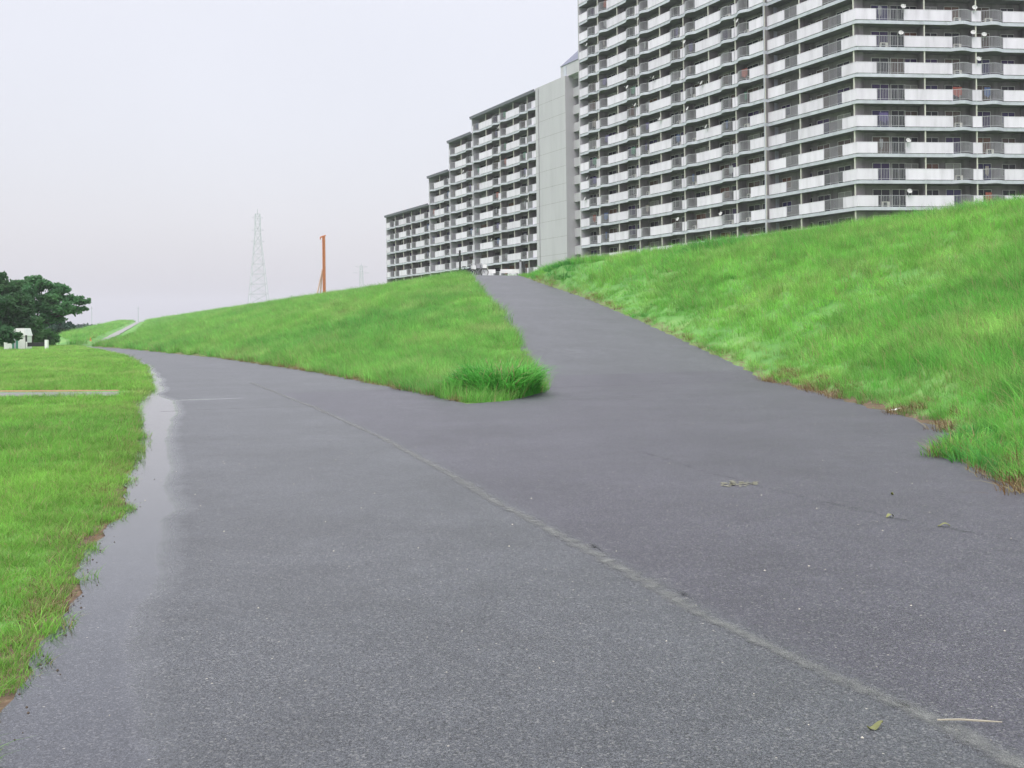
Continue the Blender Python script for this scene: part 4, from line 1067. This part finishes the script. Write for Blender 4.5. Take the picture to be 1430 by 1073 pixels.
arching('grass_clump', (q_.x - .35, q_.y, float(HH(s_, n_))), 90, .2, .45, (.35, .3), .05, M['grass_dark'], 'small dark weed on the wedge edge halfway up the ramp', 3, 0)

# ------------------------------------------------------------------ bits on the road
def on_road(px, py): p = ground(px, py); return (p.x, p.y, .02)
def leafbit(px, py, L, rz, label, mat, name='fallen_leaf', cat='leaf'):
    e = MB(); n_ = 8; pts = []
    for i in range(n_ + 1):
        t_ = i / n_; w_ = math.sin(math.pi * t_) * L * .22 + .001; zz = .006 + .012 * math.sin(t_ * 5 + px)
        pts += [(L * (t_ - .5), -w_, zz), (L * (t_ - .5), 0, zz - .004), (L * (t_ - .5), w_, zz + .003)]
    e.poly(pts, [f for i in range(n_) for f in ((3*i, 3*i+3, 3*i+4, 3*i+1), (3*i+1, 3*i+4, 3*i+5, 3*i+2))])
    o = e.build(name, mat, None, on_road(px, py)); o.rotation_euler = (0, 0, rz); tag(o, label, cat, 'leaves on the asphalt'); return o
ly = simple('yellow_leaf', (.16, .17, .06), .6, .1)
leafbit(1222, 1023, .065, .2, 'yellow-green leaf lying near the bottom right of the road', ly)
leafbit(1243, 725, .085, .5, 'pale leaf, left one of two on the right part of the asphalt', ly)
leafbit(1318, 738, .085, -.3, 'olive leaf, right one of two below the right grass bank', ly)
leafbit(1246, 693, .05, 1, 'tiny pale leaf just above the two leaves at right', ly)
e = MB(); e.tube([(-.11, .01, .008), (-.03, .0, .012), (.05, -.012, .01), (.12, -.014, .006)], [.003, .004, .004, .002], 5)
o = e.build('twig', simple('dry_twig', (.36, .33, .26), .8, .1), None, on_road(1352, 1017)); tag(o, 'thin pale twig lying on the asphalt at bottom right', 'twig')
e = MB(); e.poly([(-.16, -.03, .02), (-.05, -.045, .03), (.09, -.03, .02), (.17, 0, .04), (.1, .04, .02), (-.04, .05, .05), (-.15, .03, .03), (0, 0, .07)], [(0, 1, 7), (1, 2, 7), (2, 3, 7), (3, 4, 7), (4, 5, 7), (5, 6, 7), (6, 0, 7)])
o = e.build('litter', M['litter'], None, on_road(1255, 577)); tag(o, 'crumpled white plastic scrap at the foot of the right bank', 'litter', 'litter at the bank foot')
e = MB(); e.poly([(-.05, -.02, .02), (.05, -.02, .02), (.06, .02, .03), (-.04, .03, .02), (0, 0, .05)], [(0, 1, 4), (1, 2, 4), (2, 3, 4), (3, 0, 4)])
o = e.build('litter', M['litter'], None, on_road(1272, 578)); tag(o, 'tiny white scrap right of the larger plastic scrap', 'litter', 'litter at the bank foot')
# worn pale paint flecks
e = MB(); rr = random.Random(4)
for i in range(70):
    p = ground(rr.uniform(1008, 1058), 678 + rr.gauss(0, 1.6)); a = rr.random() * 3; w_ = rr.uniform(.008, .028)
    pts = [(p.x + math.cos(a + k * 1.257) * w_ * rr.uniform(.6, 1.3), p.y + math.sin(a + k * 1.257) * w_ * rr.uniform(.6, 1.3), .0175) for k in range(5)]
    e.poly(pts, [(0, 1, 2, 3, 4)])
o = e.build('paint_flecks', simple('worn_cream_paint', (.24, .235, .17), .7, .1)); tag(o, 'worn cream paint flecks on the asphalt', kind='stuff')
# pebbles and grit
e = MB(); rr = random.Random(9)
def pebble(m, x, y, r_, z0=.013):
    pts = [(x + r_ * math.cos(k * 1.047) * rr.uniform(.7, 1.2), y + r_ * math.sin(k * 1.047) * rr.uniform(.7, 1.2), z0) for k in range(6)] + [(x, y, z0 + r_ * .9)]
    m.poly(pts, [(k, (k + 1) % 6, 6) for k in range(6)])
for i in range(230):
    s = rr.uniform(2.5, 18) ; n = rr.uniform(float(lf(s)), float(nr(s)))
    x, y = xy(s, n); pebble(e, x, y, rr.uniform(.003, .008))
o = e.build('grit', simple('pale_grit', (.42, .40, .35), .8, .2, 20)); tag(o, 'pale grit scattered over the asphalt', kind='stuff')
e = MB()
for i in range(260):
    s = rr.uniform(2.5, 24); n = float(lf(s)) + abs(rr.gauss(0, .06)); x, y = xy(s, n); pebble(e, x, y, rr.uniform(.003, .008))
o = e.build('mud_crumbs', simple('dark_mud', (.07, .05, .035), .9, .2, 9)); tag(o, 'soil crumbs along the lawn edge', kind='stuff')

# ------------------------------------------------------------------ mist
m = bpy.data.materials.new('mist'); m.use_nodes = True; t = m.node_tree; t.nodes.clear()
o_ = N(t, 'ShaderNodeOutputMaterial'); pv = N(t, 'ShaderNodeVolumePrincipled'); pv.inputs['Color'].default_value = (.93, .94, 1, 1); pv.inputs['Density'].default_value = HAZE; pv.inputs['Anisotropy'].default_value = .2
t.links.new(pv.outputs[0], o_.inputs['Volume'])
e = MB(); e.box(-2480, 1620, -720, 3020, -1.4, 95); o = e.build('haze', m); tag(o, 'thin pale mist in the air', kind='stuff')
